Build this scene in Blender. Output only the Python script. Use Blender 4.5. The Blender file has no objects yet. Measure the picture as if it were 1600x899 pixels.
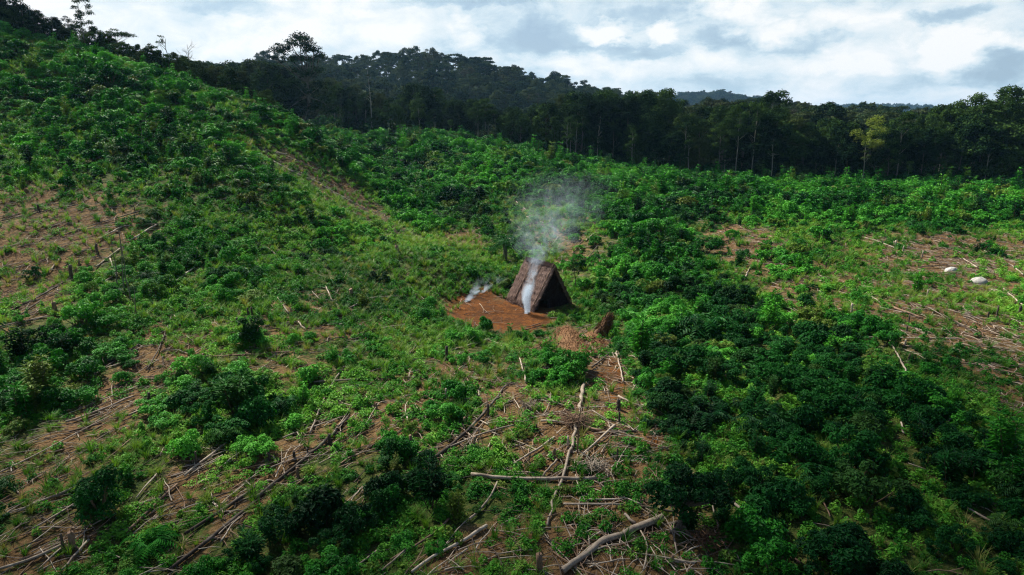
import bpy, math
import numpy as np
from mathutils import Vector, Matrix

S = bpy.context.scene
COL = S.collection
R = math.radians
rng = np.random.RandomState(11)

# ------------------------------------------------------------------ camera
CAM = np.array([0.0, 0.0, 15.0]); PITCH = R(13.4); F = 1067.0
cd = bpy.data.cameras.new('camera'); cam = bpy.data.objects.new('camera', cd); COL.objects.link(cam)
cam.location = CAM; cam.rotation_euler = (R(90) - PITCH, 0, 0)
cd.sensor_width = 36; cd.lens = 36 * F / 1600; cd.clip_start = 0.3; cd.clip_end = 9000
S.camera = cam

# ------------------------------------------------------------------ light
SUN_EL, SUN_AZ = R(46), R(-44)        # azimuth from +Y towards +X
sd = bpy.data.lights.new('sun', 'SUN'); sun = bpy.data.objects.new('sun', sd); COL.objects.link(sun)
sd.energy = 5.0; sd.angle = R(0.5); sd.color = (1.0, 0.94, 0.82)
tosun = Vector((math.sin(SUN_AZ) * math.cos(SUN_EL), math.cos(SUN_AZ) * math.cos(SUN_EL), math.sin(SUN_EL)))
sun.rotation_euler = (-tosun).to_track_quat('-Z', 'Y').to_euler()
S.view_settings.view_transform = 'Standard'; S.view_settings.look = 'None'
S.view_settings.gamma = 1; S.view_settings.exposure = 1.05; S.view_settings.use_curve_mapping = False
S.render.engine = 'CYCLES'
c = S.cycles
c.max_bounces = 5; c.diffuse_bounces = 2; c.glossy_bounces = 2; c.transmission_bounces = 3
c.transparent_max_bounces = 8; c.volume_bounces = 1; c.caustics_reflective = False; c.caustics_refractive = False
c.use_denoising = True; c.denoising_prefilter = 'NONE'; c.filter_width = 1.2; c.sample_clamp_indirect = 4; c.volume_step_rate = 1.0; c.volume_max_steps = 128


class NT:
    """small node-tree helper"""
    def __init__(s, nt): s.t = nt; nt.nodes.clear()
    def n(s, typ, ins=None, **kw):
        nd = s.t.nodes.new(typ)
        for k, v in kw.items(): setattr(nd, k, v)
        for k, v in (ins or {}).items():
            so = nd.inputs[k]
            if isinstance(v, bpy.types.NodeSocket): s.t.links.new(v, so)
            else: so.default_value = v
        return nd
    def m(s, op, a, b=None, c2=None, clamp=False):
        nd = s.t.nodes.new('ShaderNodeMath'); nd.operation = op; nd.use_clamp = clamp
        for i, v in enumerate((a, b, c2)):
            if v is None: continue
            if isinstance(v, bpy.types.NodeSocket): s.t.links.new(v, nd.inputs[i])
            else: nd.inputs[i].default_value = v
        return nd.outputs[0]
    def mix(s, f, a, b, bt='MIX'):
        nd = s.t.nodes.new('ShaderNodeMix'); nd.data_type = 'RGBA'; nd.blend_type = bt
        for so, v in ((nd.inputs[0], f), (nd.inputs[6], a), (nd.inputs[7], b)):
            if isinstance(v, bpy.types.NodeSocket): s.t.links.new(v, so)
            else: so.default_value = v if not isinstance(v, tuple) else (*v[:3], 1)
        return nd.outputs[2]
    def ramp(s, f, stops, interp='LINEAR'):
        nd = s.t.nodes.new('ShaderNodeValToRGB'); nd.color_ramp.interpolation = interp
        e = nd.color_ramp.elements
        while len(e) < len(stops): e.new(0.5)
        for i, (p, col) in enumerate(stops):
            e[i].position = p; e[i].color = (*col, 1) if isinstance(col, tuple) else (col, col, col, 1)
        s.t.links.new(f, nd.inputs[0]); return nd.outputs[0]
    def noise(s, vec, scale, detail=4, rough=0.55, out=0, dist=0.0):
        nd = s.t.nodes.new('ShaderNodeTexNoise'); nd.inputs['Scale'].default_value = scale
        nd.inputs['Detail'].default_value = detail; nd.inputs['Roughness'].default_value = rough
        nd.inputs['Distortion'].default_value = dist
        if vec is not None: s.t.links.new(vec, nd.inputs['Vector'])
        return nd.outputs[out]
    def link(s, a, b): s.t.links.new(a, b)


# ------------------------------------------------------------------ sky
def pdir(px, py):
    a = (px - 800) / F; b = (449.5 - py) / F
    cp, sp = math.cos(PITCH), math.sin(PITCH)
    return np.array([a, cp + b * sp, -sp + b * cp])


W = bpy.data.worlds.new('World'); S.world = W; W.use_nodes = True
t = NT(W.node_tree)
tc = t.n('ShaderNodeTexCoord').outputs['Generated']
sky = t.n('ShaderNodeTexSky', sky_type='NISHITA', sun_disc=False, sun_elevation=SUN_EL, sun_rotation=SUN_AZ,
          altitude=100, air_density=1.0, dust_density=1.5, ozone_density=1.0)
skyc = t.mix(1.0, sky.outputs[0], (0.05, 0.05, 0.0525), 'MULTIPLY')
sx = t.n('ShaderNodeSeparateXYZ', {0: tc})
X_, Y_, Z_ = sx.outputs
zs_ = t.m('MULTIPLY', Z_, 1.9)
pv = t.n('ShaderNodeCombineXYZ', {0: X_, 1: Y_, 2: zs_}).outputs[0]
big = t.noise(pv, 5.5, 3, 0.5, dist=0.3)
fine = t.noise(pv, 17.0, 10, 0.62, dist=0.35)
n1 = t.m('ADD', t.m('MULTIPLY', big, 0.45), t.m('MULTIPLY', fine, 0.55))
wv = t.noise(pv, 11.0, 7, 0.6, out=1)
wo_ = t.n('ShaderNodeVectorMath', {0: wv, 1: (.5, .5, .5)}, operation='SUBTRACT').outputs[0]
tcw = t.n('ShaderNodeVectorMath', {0: wo_, 1: (0.13, 0.13, 0.075), 2: tc}, operation='MULTIPLY_ADD').outputs[0]


def blob(px, py, rx, ry):
    """soft spot of the sky around one direction; rx, ry in radians"""
    d = pdir(px, py); d = d / np.linalg.norm(d)
    r_ = np.array([d[1], -d[0], 0]); r_ /= np.linalg.norm(r_)
    u_ = np.cross(r_, d)
    dx = t.n('ShaderNodeVectorMath', {0: tcw, 1: tuple(r_)}, operation='DOT_PRODUCT').outputs['Value']
    dy = t.n('ShaderNodeVectorMath', {0: tcw, 1: tuple(u_)}, operation='DOT_PRODUCT').outputs['Value']
    q = t.m('ADD', t.m('POWER', t.m('ABSOLUTE', t.m('DIVIDE', dx, rx)), 2.0), t.m('POWER', t.m('ABSOLUTE', t.m('DIVIDE', dy, ry)), 2.0))
    return t.m('MAXIMUM', t.m('SUBTRACT', 1.0, q), 0.0)


acc = n1
# bright cumulus heads (+) and blue-grey gaps / undersides (-)
for (px, py, rx, ry, w_) in [(940, 52, 52, 20, .30), (1040, 50, 26, 18, .28), (1200, 40, 60, 26, .30), (1130, 12, 60, 18, .25),
                             (730, 55, 40, 26, .22), (860, 100, 110, 22, .17), (1080, 105, 130, 22, .17), (1320, 90, 110, 22, .14),
                             (1490, 80, 45, 35, .28), (1340, 25, 70, 24, .18), (1590, 70, 40, 16, .2), (560, 40, 170, 55, .16),
                             (380, 75, 130, 40, .12), (120, 40, 200, 60, .1),
                             (850, 62, 75, 30, -.24), (980, 78, 110, 13, -.2), (1130, 60, 45, 22, -.2), (840, 125, 60, 26, -.15),
                             (1480, 20, 50, 14, -.28), (1560, 108, 60, 26, -.30), (720, 2, 160, 12, -.22), (370, 12, 70, 16, -.2),
                             (1010, 25, 90, 16, -.14), (1260, 65, 70, 14, -.12), (1400, 125, 120, 16, -.1)]:
    acc = t.m('ADD', acc, t.m('MULTIPLY', blob(px, py, rx / F, ry / F), w_ * (.85 if w_ < 0 else .95)))
cloud_c = t.mix(1.0, t.ramp(acc, [(0.24, (0.38, 0.52, 0.65)), (0.38, (0.50, 0.65, 0.76)), (0.48, (0.68, 0.80, 0.87)), (0.57, (0.82, 0.89, 0.92)), (0.68, (1.0, 1.0, 0.99))]), (0.5, 0.5, 0.5), 'MULTIPLY')
# cloud deck is thick towards the horizon and opens to clear sky overhead
cover = t.m('MULTIPLY', t.ramp(Z_, [(0.0, 1.0), (0.17, 1.0), (0.24, 0.08), (1.0, 0.0)]),
            t.ramp(acc, [(0.22, 0.72), (0.5, 0.97)]))
skyout = t.mix(cover, skyc, cloud_c)
bg = t.n('ShaderNodeBackground', {0: skyout, 1: 1.0})
wo = t.n('ShaderNodeOutputWorld', {0: bg.outputs[0]})
# the Sky Texture is already scaled by 0.05; the background keeps unit strength for the cloud deck


# unseen cloud added above the frame, its edge shaped to shade the near ground
def added_shade_cloud():
    hgt = 520.0; off = np.array(tosun) * (hgt / tosun.z); g_ = 4.0; xs = np.arange(-230, 300, g_); ys = np.arange(-260, 60, g_)
    X, Y = np.meshgrid(xs, ys); r = np.random.RandomState(4); nz = np.zeros_like(X)
    for k in range(26): a = r.rand() * 6.28; f = .03 * 1.11 ** k; nz += np.sin((X * math.cos(a) + Y * math.sin(a)) * f + r.rand() * 6.28) / (1 + .25 * k)
    nz = nz / 4.2
    edge = np.interp(X, [-230, -60, -25, -8, 6, 16, 26, 40, 60, 300], [23, 25, 28, 28, 32, 42, 47, 44, 40, 32])
    th = (edge - Y) / 13 + nz * .55; th = np.minimum(th, (Y + 250) / 30); th = np.minimum(th, (X + 225) / 30); th = np.minimum(th, (290 - X) / 30)
    th = np.clip(th, 0, None); th = th / (1 + th * .42) * 17 * (1 + .25 * nz); ny, nx = X.shape
    top = np.stack([X, Y, th * .7], -1).reshape(-1, 3); bot = np.stack([X, Y, -th * .3], -1).reshape(-1, 3)
    i, j = np.meshgrid(np.arange(ny - 1), np.arange(nx - 1), indexing='ij'); q = np.stack([i * nx + j, i * nx + j + 1, (i + 1) * nx + j + 1, (i + 1) * nx + j], -1).reshape(-1, 4)
    q = q[th.ravel()[q].max(1) > 0]; V = np.concatenate([top, bot]); Fq = np.concatenate([q, q[:, ::-1] + len(top)])
    me = bpy.data.meshes.new('cloud'); me.from_pydata(V.tolist(), [], Fq.tolist()); m_ = bpy.data.materials.new('cloud'); m_.use_nodes = True; t = NT(m_.node_tree)
    v_ = t.n('ShaderNodeVolumePrincipled', {'Color': (1, 1, 1, 1), 'Density': .10, 'Anisotropy': .2}); t.n('ShaderNodeOutputMaterial', {'Volume': v_.outputs[0]}); me.materials.append(m_)
    o = bpy.data.objects.new('cloud', me); COL.objects.link(o); o.location = tuple(off); o['kind'] = 'structure'


added_shade_cloud()


# ------------------------------------------------------------------ projection + terrain
def P(px, py, Y):
    d = pdir(px, py); return CAM + d * (Y / d[1])


def proj(X, Y, Z):
    cp, sp = math.cos(PITCH), math.sin(PITCH)
    dz = Z - CAM[2]
    f = np.maximum(Y * cp - dz * sp, 0.1); u = Y * sp + dz * cp
    return 800 + F * X / f, 449.5 - F * u / f


ctl = []
for (px, rows) in [
    (-250, [(899, 19), (500, 45), (250, 72), (60, 100)]),
    (0, [(899, 20), (740, 26), (600, 34), (400, 52), (250, 72), (120, 95), (54, 108)]),
    (140, [(899, 20), (500, 42), (300, 66), (150, 92), (82, 108)]),
    (250, [(899, 20), (700, 28), (500, 42), (350, 61), (200, 86), (118, 108)]),
    (430, [(899, 20), (700, 28), (450, 49), (300, 72), (220, 90), (178, 104)]),
    (560, [(899, 20), (600, 34), (400, 63), (320, 84), (262, 98)]),
    (640, [(899, 20), (500, 46), (400, 62), (342, 84)]),
    (800, [(899, 20), (700, 28), (600, 36), (520, 48), (470, 57), (400, 72), (330, 92), (280, 115), (235, 150)]),
    (700, [(330, 96), (270, 118), (212, 160)]),
    (1000, [(899, 20), (700, 28), (560, 40), (450, 57), (380, 72), (320, 93), (266, 150)]),
    (1200, [(899, 20), (700, 28), (500, 47), (400, 66), (340, 86), (282, 140)]),
    (1400, [(899, 20), (700, 28), (560, 39), (430, 60), (360, 80), (290, 135)]),
    (1600, [(899, 20), (700, 28), (560, 39), (450, 55), (370, 76), (288, 135)]),
    (1900, [(899, 20), (560, 39), (370, 76), (290, 135)]),
    (560, [(232, 150), (195, 185)]), (450, [(192, 180)])]:
    for (py, Y) in rows: ctl.append(P(px, py, Y))
ctl += [np.array(v, float) for v in [
    (-60, 130, 19), (-95, 135, 24), (-42, 130, 12.5), (-25, 115, 7), (-30, 140, 12), (-150, 130, 34), (-200, 110, 40),
    (0, 0, 0), (-30, 0, 1), (30, 0, 0), (-60, 5, 6), (60, 5, -1), (0, -60, 0), (-100, -60, 8), (100, -60, -2),
    (-130, 40, 22), (110, 40, 3), (160, 80, 5), (200, 160, 6), (240, 260, 6),
    (30, 200, 7), (90, 200, 5), (150, 220, 5), (60, 300, 12), (160, 400, 8), (260, 450, 6),
    (-150, 600, 25), (0, 600, 20), (200, 650, 8), (400, 400, 6), (-400, 300, 45), (-400, 0, 35), (400, 0, 0), (0, -400, 0)]]
# forested hill: ground lies a crown height below the outline in the picture
for (px, py, Y, hh) in [(300, 105, 250, 14), (400, 108, 260, 14), (480, 108, 300, 17), (520, 106, 330, 17), (560, 94, 360, 16), (600, 86, 380, 16), (650, 80, 390, 15),
                        (720, 90, 390, 14), (790, 118, 370, 14), (860, 145, 350, 14), (930, 165, 340, 14),
                        (500, 160, 240, 13), (600, 168, 250, 13), (700, 172, 250, 13), (800, 180, 250, 13), (900, 190, 260, 13),
                        (120, 80, 170, 10), (200, 100, 190, 10)]:
    p = P(px, py, Y); p[2] -= hh; ctl.append(p)
for (px, py, Y, hh) in [(560, 200, 200, 4), (700, 215, 190, 9), (800, 225, 185, 9)]:
    p = P(px, py, Y); p[2] -= hh; ctl.append(p)
ctl = np.array(ctl)


def _tps(c3, lam=0.6):
    n = len(c3); A = np.zeros((n + 3, n + 3)); xy = c3[:, :2] / 100
    d2 = ((xy[:, None] - xy[None]) ** 2).sum(-1)
    A[:n, :n] = 0.5 * d2 * np.log(d2 + 1e-12) + np.eye(n) * lam * 1e-4
    A[:n, n] = 1; A[:n, n + 1:] = xy; A[n, :n] = 1; A[n + 1:, :n] = xy.T
    b = np.zeros(n + 3); b[:n] = c3[:, 2]
    return xy, np.linalg.solve(A, b)


TXY, TW = _tps(ctl)


def vnoise(x, y, seed=0):
    xi = np.floor(x).astype(np.int64); yi = np.floor(y).astype(np.int64)
    fx = x - xi; fy = y - yi; fx = fx * fx * (3 - 2 * fx); fy = fy * fy * (3 - 2 * fy)
    def h(a, b):
        v = (a * 374761393 + b * 668265263 + seed * 974634777) & 0x7fffffff
        v = ((v ^ (v >> 13)) * 1274126177) & 0x7fffffff
        return ((v ^ (v >> 16)) & 0xffff) / 65535.0
    return (h(xi, yi) * (1 - fx) + h(xi + 1, yi) * fx) * (1 - fy) + (h(xi, yi + 1) * (1 - fx) + h(xi + 1, yi + 1) * fx) * fy


def fbm(x, y, seed=0, o=4):
    v = 0; a = 0.5; s = 1.0
    for i in range(o): v = v + a * vnoise(x * s, y * s, seed + i * 7); a *= 0.5; s *= 2.03
    return v / (1 - 0.5 ** o)


def H(X, Y, micro=True):
    X = np.atleast_1d(np.asarray(X, float)); Y = np.atleast_1d(np.asarray(Y, float))
    out = np.empty(X.shape); xf = X.ravel(); yf = Y.ravel(); of = out.ravel(); n = len(TXY)
    for i in range(0, len(xf), 20000):
        q = np.stack([xf[i:i + 20000], yf[i:i + 20000]], 1) / 100
        qc = np.clip(q, -7, 8)
        d2 = ((qc[:, None] - TXY[None]) ** 2).sum(-1)
        of[i:i + 20000] = (0.5 * d2 * np.log(d2 + 1e-12)) @ TW[:n] + TW[n] + qc @ TW[n + 1:]
    z = of.reshape(X.shape)
    r = np.hypot(X, Y - 100)
    w = np.clip((r - 420) / 250, 0, 1); w = w * w * (3 - 2 * w)
    far = 4 + 8 * fbm(X / 300, Y / 300, 5)
    far = far + 46 * np.exp(-((X - 320) / 190) ** 2 - ((Y - 1200) / 120) ** 2) + 44 * np.exp(-((X - 1000) / 420) ** 2 - ((Y - 2000) / 220) ** 2) \
        + 30 * np.exp(-((X + 100) / 900) ** 2 - ((Y - 2400) / 250) ** 2)
    z = z * (1 - w) + far * w
    if micro:
        k = np.clip((Y - 8) / 30, 0, 1)
        z = z + (fbm(X / 7, Y / 7, 3) - 0.5) * 1.0 * k + (fbm(X / 1.7, Y / 1.7, 9, 3) - 0.5) * 0.28
    # levelled yard of the hut
    g = np.exp(-(((X - 0.3) / 6.5) ** 2 + ((Y - 54.5) / 5.0) ** 2) ** 2)
    return z * (1 - g) + (0.02 + 0.03 * (Y - 52) + .28 * (fbm(X / 1.3, Y / 1.3, 15) - .5) + .35 * np.exp(-(((X + 2.6) / 2.2) ** 2 + ((Y - 54.2) / 1.6) ** 2))) * g


def ground(px, py):
    d = pdir(px, py)
    Ys = np.concatenate([np.arange(14, 120, 0.25), np.arange(120, 600, 1.0)])
    pts = CAM[None] + d[None] * (Ys / d[1])[:, None]
    h = H(pts[:, 0], pts[:, 1]); below = np.where(pts[:, 2] <= h)[0]
    if len(below) == 0: return None
    i = below[0]
    if i == 0: return np.array([pts[0, 0], pts[0, 1], h[0]])
    a = pts[i - 1, 2] - h[i - 1]; b = h[i] - pts[i, 2]; f = a / (a + b + 1e-9)
    q = pts[i - 1] * (1 - f) + pts[i] * f
    return np.array([q[0], q[1], float(H(q[0], q[1])[0])])


# regions read off the photograph (1600 px frame): centre, radii, tilt, strength
def region(px, py, lst):
    v = np.zeros(np.shape(px))
    for (cx, cy, rx, ry, an, s) in lst:
        a = R(an); dx = px - cx; dy = py - cy
        u = (dx * math.cos(a) + dy * math.sin(a)) / rx; w_ = (-dx * math.sin(a) + dy * math.cos(a)) / ry
        v = np.maximum(v, s * np.exp(-np.clip((u * u + w_ * w_), 0, 30) ** 1.6))
    return v


BARE = [(1480, 400, 90, 45, 8, 1.15), (1540, 520, 90, 45, 25, .95), (95, 380, 150, 70, -18, .80), (60, 320, 110, 50, 0, .5), (225, 580, 130, 50, -38, .9), (30, 470, 80, 50, -20, .55), (150, 660, 110, 40, -30, .9),
        (1165, 385, 75, 38, 15, .9), (1470, 420, 140, 58, 12, .85), (1560, 400, 80, 50, 0, .9), (1450, 500, 150, 60, 22, .72), (1570, 560, 90, 70, 30, .85), (1320, 455, 90, 40, 25, .6),
        (1230, 450, 50, 60, 0, .6), (1590, 630, 60, 30, 30, .8), (1545, 795, 26, 16, 0, .6), (1590, 800, 30, 14, 0, .5), (1220, 715, 14, 45, 10, .7),
        (530, 300, 120, 27, 33, 1.0), (730, 375, 55, 22, 0, .7), (470, 510, 120, 60, 0, .5), (570, 500, 60, 20, 0, .55),
        (880, 345, 80, 42, 10, .62), (915, 390, 55, 38, -25, .7), (1400, 400, 60, 25, 10, .8),
        (780, 492, 92, 30, 2, 1.1), (900, 545, 70, 30, 5, .9), (955, 590, 45, 60, 0, .9), (800, 640, 110, 50, -20, .7), (910, 690, 120, 90, 0, .95),
        (960, 850, 150, 90, -20, .95), (1060, 870, 90, 50, 0, .8), (750, 860, 90, 40, -28, .8), (600, 650, 110, 60, -30, .62), (440, 730, 150, 30, -38, .85), (720, 690, 90, 20, -38, .8),
        (350, 830, 130, 22, -38, .8), (90, 850, 120, 50, -20, .7), (60, 740, 110, 60, -15, .55), (280, 760, 90, 40, -35, .7), (1000, 720, 40, 90, 10, .8), (740, 590, 90, 40, 0, .6),
        (440, 570, 80, 40, 0, .5), (720, 620, 60, 30, 0, .5), (560, 780, 60, 24, -38, .6)]
DENSE = [(1130, 560, 180, 130, 20, 1.), (1300, 660, 240, 130, 15, 1.), (1500, 760, 200, 90, 15, 1.), (1250, 830, 220, 90, 0, .95), (1000, 400, 130, 90, 25, .9),
         (800, 270, 330, 50, 6, .85), (1300, 320, 360, 38, 3, .9), (1500, 310, 200, 45, 0, .85), (660, 320, 110, 45, 0, .9), (200, 190, 230, 100, 20, .6), (480, 210, 120, 40, 30, .5),
         (90, 560, 130, 60, -10, .85), (60, 620, 90, 50, 0, .9), (340, 640, 110, 62, 0, 1.2), (200, 440, 90, 50, -20, .6), (330, 420, 120, 80, 0, .5), (550, 360, 90, 40, 0, .55),
         (160, 780, 34, 45, 0, 1.), (470, 850, 150, 66, -20, 1.1), (640, 730, 120, 45, -35, .8), (700, 800, 70, 45, -20, .8), (870, 590, 60, 35, 0, .8), (850, 700, 0, 0, 0, 0) if False else (830, 680, 45, 30, 0, .5),
         (200, 870, 50, 60, 0, .8), (740, 550, 50, 20, 0, .5), (800, 530, 40, 14, 0, .5), (1230, 410, 60, 40, 0, .5), (1300, 530, 120, 40, 0, .7), (500, 550, 60, 20, 0, .3), (395, 525, 22, 22, 0, .8),
         (505, 620, 60, 30, -10, .7), (1150, 860, 60, 60, 0, .8), (980, 460, 90, 50, 30, .85)]
YARD = [(780, 494, 88, 25, 3, 1.), (740, 470, 45, 14, -10, .9), (840, 500, 30, 14, 0, .8)]
TRACK = [(960, 590, 24, 40, -10, .5), (1020, 690, 12, 50, -12, .4), (770, 590, 40, 16, 0, .2)]


# ------------------------------------------------------------------ mesh builders
class MB:
    def __init__(s): s.V = []; s.Fc = []; s.T = []; s.M = []; s.n = 0; s.sm = []
    def add(s, V, Fq, tint=0.5, mat=0, smooth=False):
        V = np.asarray(V, float); Fq = np.asarray(Fq, int)
        s.V.append(V); s.Fc.append(Fq + s.n); s.n += len(V)
        s.T.append(np.broadcast_to(np.asarray(tint, float), (len(V),)).copy()); s.M.append(np.full(len(Fq), mat)); s.sm.append(np.full(len(Fq), smooth))
        return s
    def leaves(s, C, A, N, L, Wd, tint, mat=0, fold=0.15):
        A = A / (np.linalg.norm(A, axis=1, keepdims=True) + 1e-9)
        B = np.cross(N, A); B = B / (np.linalg.norm(B, axis=1, keepdims=True) + 1e-9); U = np.cross(A, B)
        L = np.broadcast_to(L, (len(C),))[:, None]; Wd = np.broadcast_to(Wd, (len(C),))[:, None]
        v = np.stack([C - A * L * .5, C - A * L * .05 + B * Wd * .5 + U * Wd * fold, C + A * L * .5 - U * L * .12, C - A * L * .05 - B * Wd * .5 + U * Wd * fold], 1)
        n = len(C); Fq = np.arange(n * 4).reshape(n, 4)
        return s.add(v.reshape(-1, 3), Fq, np.repeat(np.broadcast_to(tint, (n,)), 4), mat)
    def tube(s, pts, rad, k=6, tint=0.5, mat=0, caps=True, wob=0.0, r=None):
        pts = np.asarray(pts, float); n = len(pts); rad = np.broadcast_to(rad, (n,))
        tg = np.gradient(pts, axis=0); tg /= np.linalg.norm(tg, axis=1, keepdims=True) + 1e-9
        ref = np.array([0, 0, 1.]) if abs(tg[0, 2]) < .8 else np.array([1., 0, 0])
        a = np.cross(tg, ref); a /= np.linalg.norm(a, axis=1, keepdims=True) + 1e-9; b = np.cross(tg, a)
        th = np.arange(k) * 2 * np.pi / k
        rr = rad[:, None] * (1 + (wob * (r.rand(n, k) - .5) * 2 if wob else 0))
        V = pts[:, None] + rr[..., None] * (np.cos(th)[None, :, None] * a[:, None] + np.sin(th)[None, :, None] * b[:, None])
        i, j = np.meshgrid(np.arange(n - 1), np.arange(k), indexing='ij'); j2 = (j + 1) % k
        Fq = np.stack([i * k + j, i * k + j2, (i + 1) * k + j2, (i + 1) * k + j], -1).reshape(-1, 4)
        s.add(V.reshape(-1, 3), Fq, tint, mat, True)
        if caps and k in (6, 8):
            e = np.array([[0, 1, 2, 3], [0, 3, 4, 5]]) if k == 6 else np.array([[0, 1, 2, 3], [0, 3, 4, 7], [4, 5, 6, 7]])
            base = s.n - n * k
            s.Fc.append(np.concatenate([e[:, ::-1] + base, e + base + (n - 1) * k])); s.M.append(np.full(2 * len(e), mat)); s.sm.append(np.full(2 * len(e), False))
        return s
    def mesh(s, name, mats):
        V = np.concatenate(s.V); Fq = np.concatenate(s.Fc); T = np.concatenate(s.T)
        me = bpy.data.meshes.new(name); me.vertices.add(len(V)); me.vertices.foreach_set('co', V.astype(np.float32).ravel())
        me.loops.add(Fq.size); me.loops.foreach_set('vertex_index', Fq.astype(np.int32).ravel())
        me.polygons.add(len(Fq)); me.polygons.foreach_set('loop_start', (np.arange(len(Fq)) * 4).astype(np.int32))
        for m_ in mats: me.materials.append(m_)
        me.polygons.foreach_set('material_index', np.concatenate(s.M).astype(np.int32))
        me.polygons.foreach_set('use_smooth', np.concatenate(s.sm))
        me.attributes.new('tint', 'FLOAT', 'POINT').data.foreach_set('value', T.astype(np.float32))
        me.update(calc_edges=True); return me


def link(name, me, parent=None, loc=None, rz=None, scl=None):
    o = bpy.data.objects.new(name, me); COL.objects.link(o)
    if parent is not None: o.parent = parent
    if loc is not None: o.location = tuple(loc)
    if rz is not None: o.rotation_euler = (0, 0, rz)
    if scl is not None: o.scale = (scl, scl, scl) if np.isscalar(scl) else tuple(scl)
    return o


def tag(o, label=None, cat=None, group=None, kind=None):
    if label: o['label'] = label
    if cat: o['category'] = cat
    if group: o['group'] = group
    if kind: o['kind'] = kind
    return o


def dup(root, loc, rz, scl):
    r_ = root.copy(); COL.objects.link(r_); r_.location = tuple(loc); r_.rotation_euler = (0, 0, rz)
    r_.scale = (scl, scl, scl) if np.isscalar(scl) else tuple(scl)
    for ch in root.children:
        c_ = ch.copy(); COL.objects.link(c_); c_.parent = r_
    return r_


# ------------------------------------------------------------------ materials
def leaf_mat(name, dark, mid, light, var=0.5, transl=0.14, rough=0.6, spec=0.12, gloss=None, yellow=(0.16, 0.17, 0.03)):
    m_ = bpy.data.materials.new(name); m_.use_nodes = True; t = NT(m_.node_tree)
    a = t.n('ShaderNodeAttribute', attribute_name='tint').outputs['Fac']
    rnd = t.n('ShaderNodeObjectInfo').outputs['Random']
    pos = t.n('ShaderNodeNewGeometry').outputs['Position']
    pn = t.noise(pos, 0.09, 3, 0.5); pn2 = t.noise(pos, 0.6, 2, 0.5)
    f = t.m('ADD', t.m('MULTIPLY', a, 0.45), t.m('MULTIPLY', rnd, var * 0.5))
    f = t.m('ADD', f, t.m('MULTIPLY', t.m('SUBTRACT', pn, 0.5), 1.8)); f = t.m('ADD', f, t.m('MULTIPLY', t.m('SUBTRACT', pn2, 0.5), 0.7))
    col = t.ramp(f, [(0.08, dark), (0.36, mid), (0.72, light)])
    yl = t.ramp(t.m('FRACT', t.m('MULTIPLY', rnd, 17.3)), [(0.86, 0.0), (0.98, 0.6)])
    col = t.mix(yl, col, yellow)
    p = t.n('ShaderNodeBsdfPrincipled', {'Base Color': col, 'Roughness': rough, 'Specular IOR Level': spec})
    tr = t.n('ShaderNodeBsdfTranslucent', {'Color': t.mix(1.0, col, (1.25, 1.3, 0.55), 'MULTIPLY')})
    mx = t.n('ShaderNodeMixShader', {0: transl, 1: p.outputs[0], 2: tr.outputs[0]})
    t.n('ShaderNodeOutputMaterial', {0: mx.outputs[0]}); return m_


def bark_mat(name, c1, c2, scale=6.0, rough=0.85, stretch=1.0, c3=None):
    m_ = bpy.data.materials.new(name); m_.use_nodes = True; t = NT(m_.node_tree)
    tc = t.n('ShaderNodeTexCoord').outputs['Object']; rnd = t.n('ShaderNodeObjectInfo').outputs['Random']
    n_ = t.noise(tc, scale, 6, 0.65); n2 = t.noise(tc, scale * 0.2, 3, 0.6)
    f = t.m('ADD', t.m('MULTIPLY', n_, 0.55), t.m('ADD', t.m('MULTIPLY', n2, 0.35), t.m('MULTIPLY', rnd, 0.22)))
    col = t.ramp(f, [(0.35, c1), (0.70, c2)])
    if c3: col = t.mix(t.ramp(n2, [(0.52, 0.0), (0.62, 0.85)]), col, c3)
    bp = t.n('ShaderNodeBump', {'Strength': 0.6, 'Distance': 0.03, 'Height': n_})
    p = t.n('ShaderNodeBsdfPrincipled', {'Base Color': col, 'Roughness': rough, 'Specular IOR Level': 0.2, 'Normal': bp.outputs[0]})
    t.n('ShaderNodeOutputMaterial', {0: p.outputs[0]}); return m_


M_leaf = leaf_mat('shrub_leaf', (0.005, 0.054, 0.007), (0.018, 0.165, 0.010), (0.092, 0.355, 0.030))
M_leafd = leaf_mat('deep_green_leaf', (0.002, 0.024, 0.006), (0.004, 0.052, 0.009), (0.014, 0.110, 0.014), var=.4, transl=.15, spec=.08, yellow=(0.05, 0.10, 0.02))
M_herb = leaf_mat('herb_leaf', (0.010, 0.090, 0.008), (0.042, 0.205, 0.014), (0.165, 0.385, 0.040), transl=.2)
M_grass = leaf_mat('grass_blade', (0.030, 0.115, 0.012), (0.085, 0.205, 0.022), (0.190, 0.285, 0.050), transl=.3, yellow=(0.30, 0.24, 0.09))
M_tree = leaf_mat('forest_leaf', (0.003, 0.014, 0.006), (0.009, 0.032, 0.010), (0.045, 0.090, 0.020), var=1.0, transl=.10, rough=.85, spec=.03, yellow=(0.07, 0.085, 0.03))
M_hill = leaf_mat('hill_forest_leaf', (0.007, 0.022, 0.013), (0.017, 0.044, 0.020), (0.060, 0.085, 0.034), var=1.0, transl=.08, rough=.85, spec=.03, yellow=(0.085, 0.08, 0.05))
M_bark = bark_mat('tree_bark', (0.05, 0.04, 0.03), (0.16, 0.14, 0.11), 3)
M_palebark = bark_mat('pale_bark', (0.09, 0.085, 0.07), (0.30, 0.28, 0.23), 2.5)
M_stem = bark_mat('twig_bark', (0.05, 0.035, 0.02), (0.14, 0.10, 0.06), 9)
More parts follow.
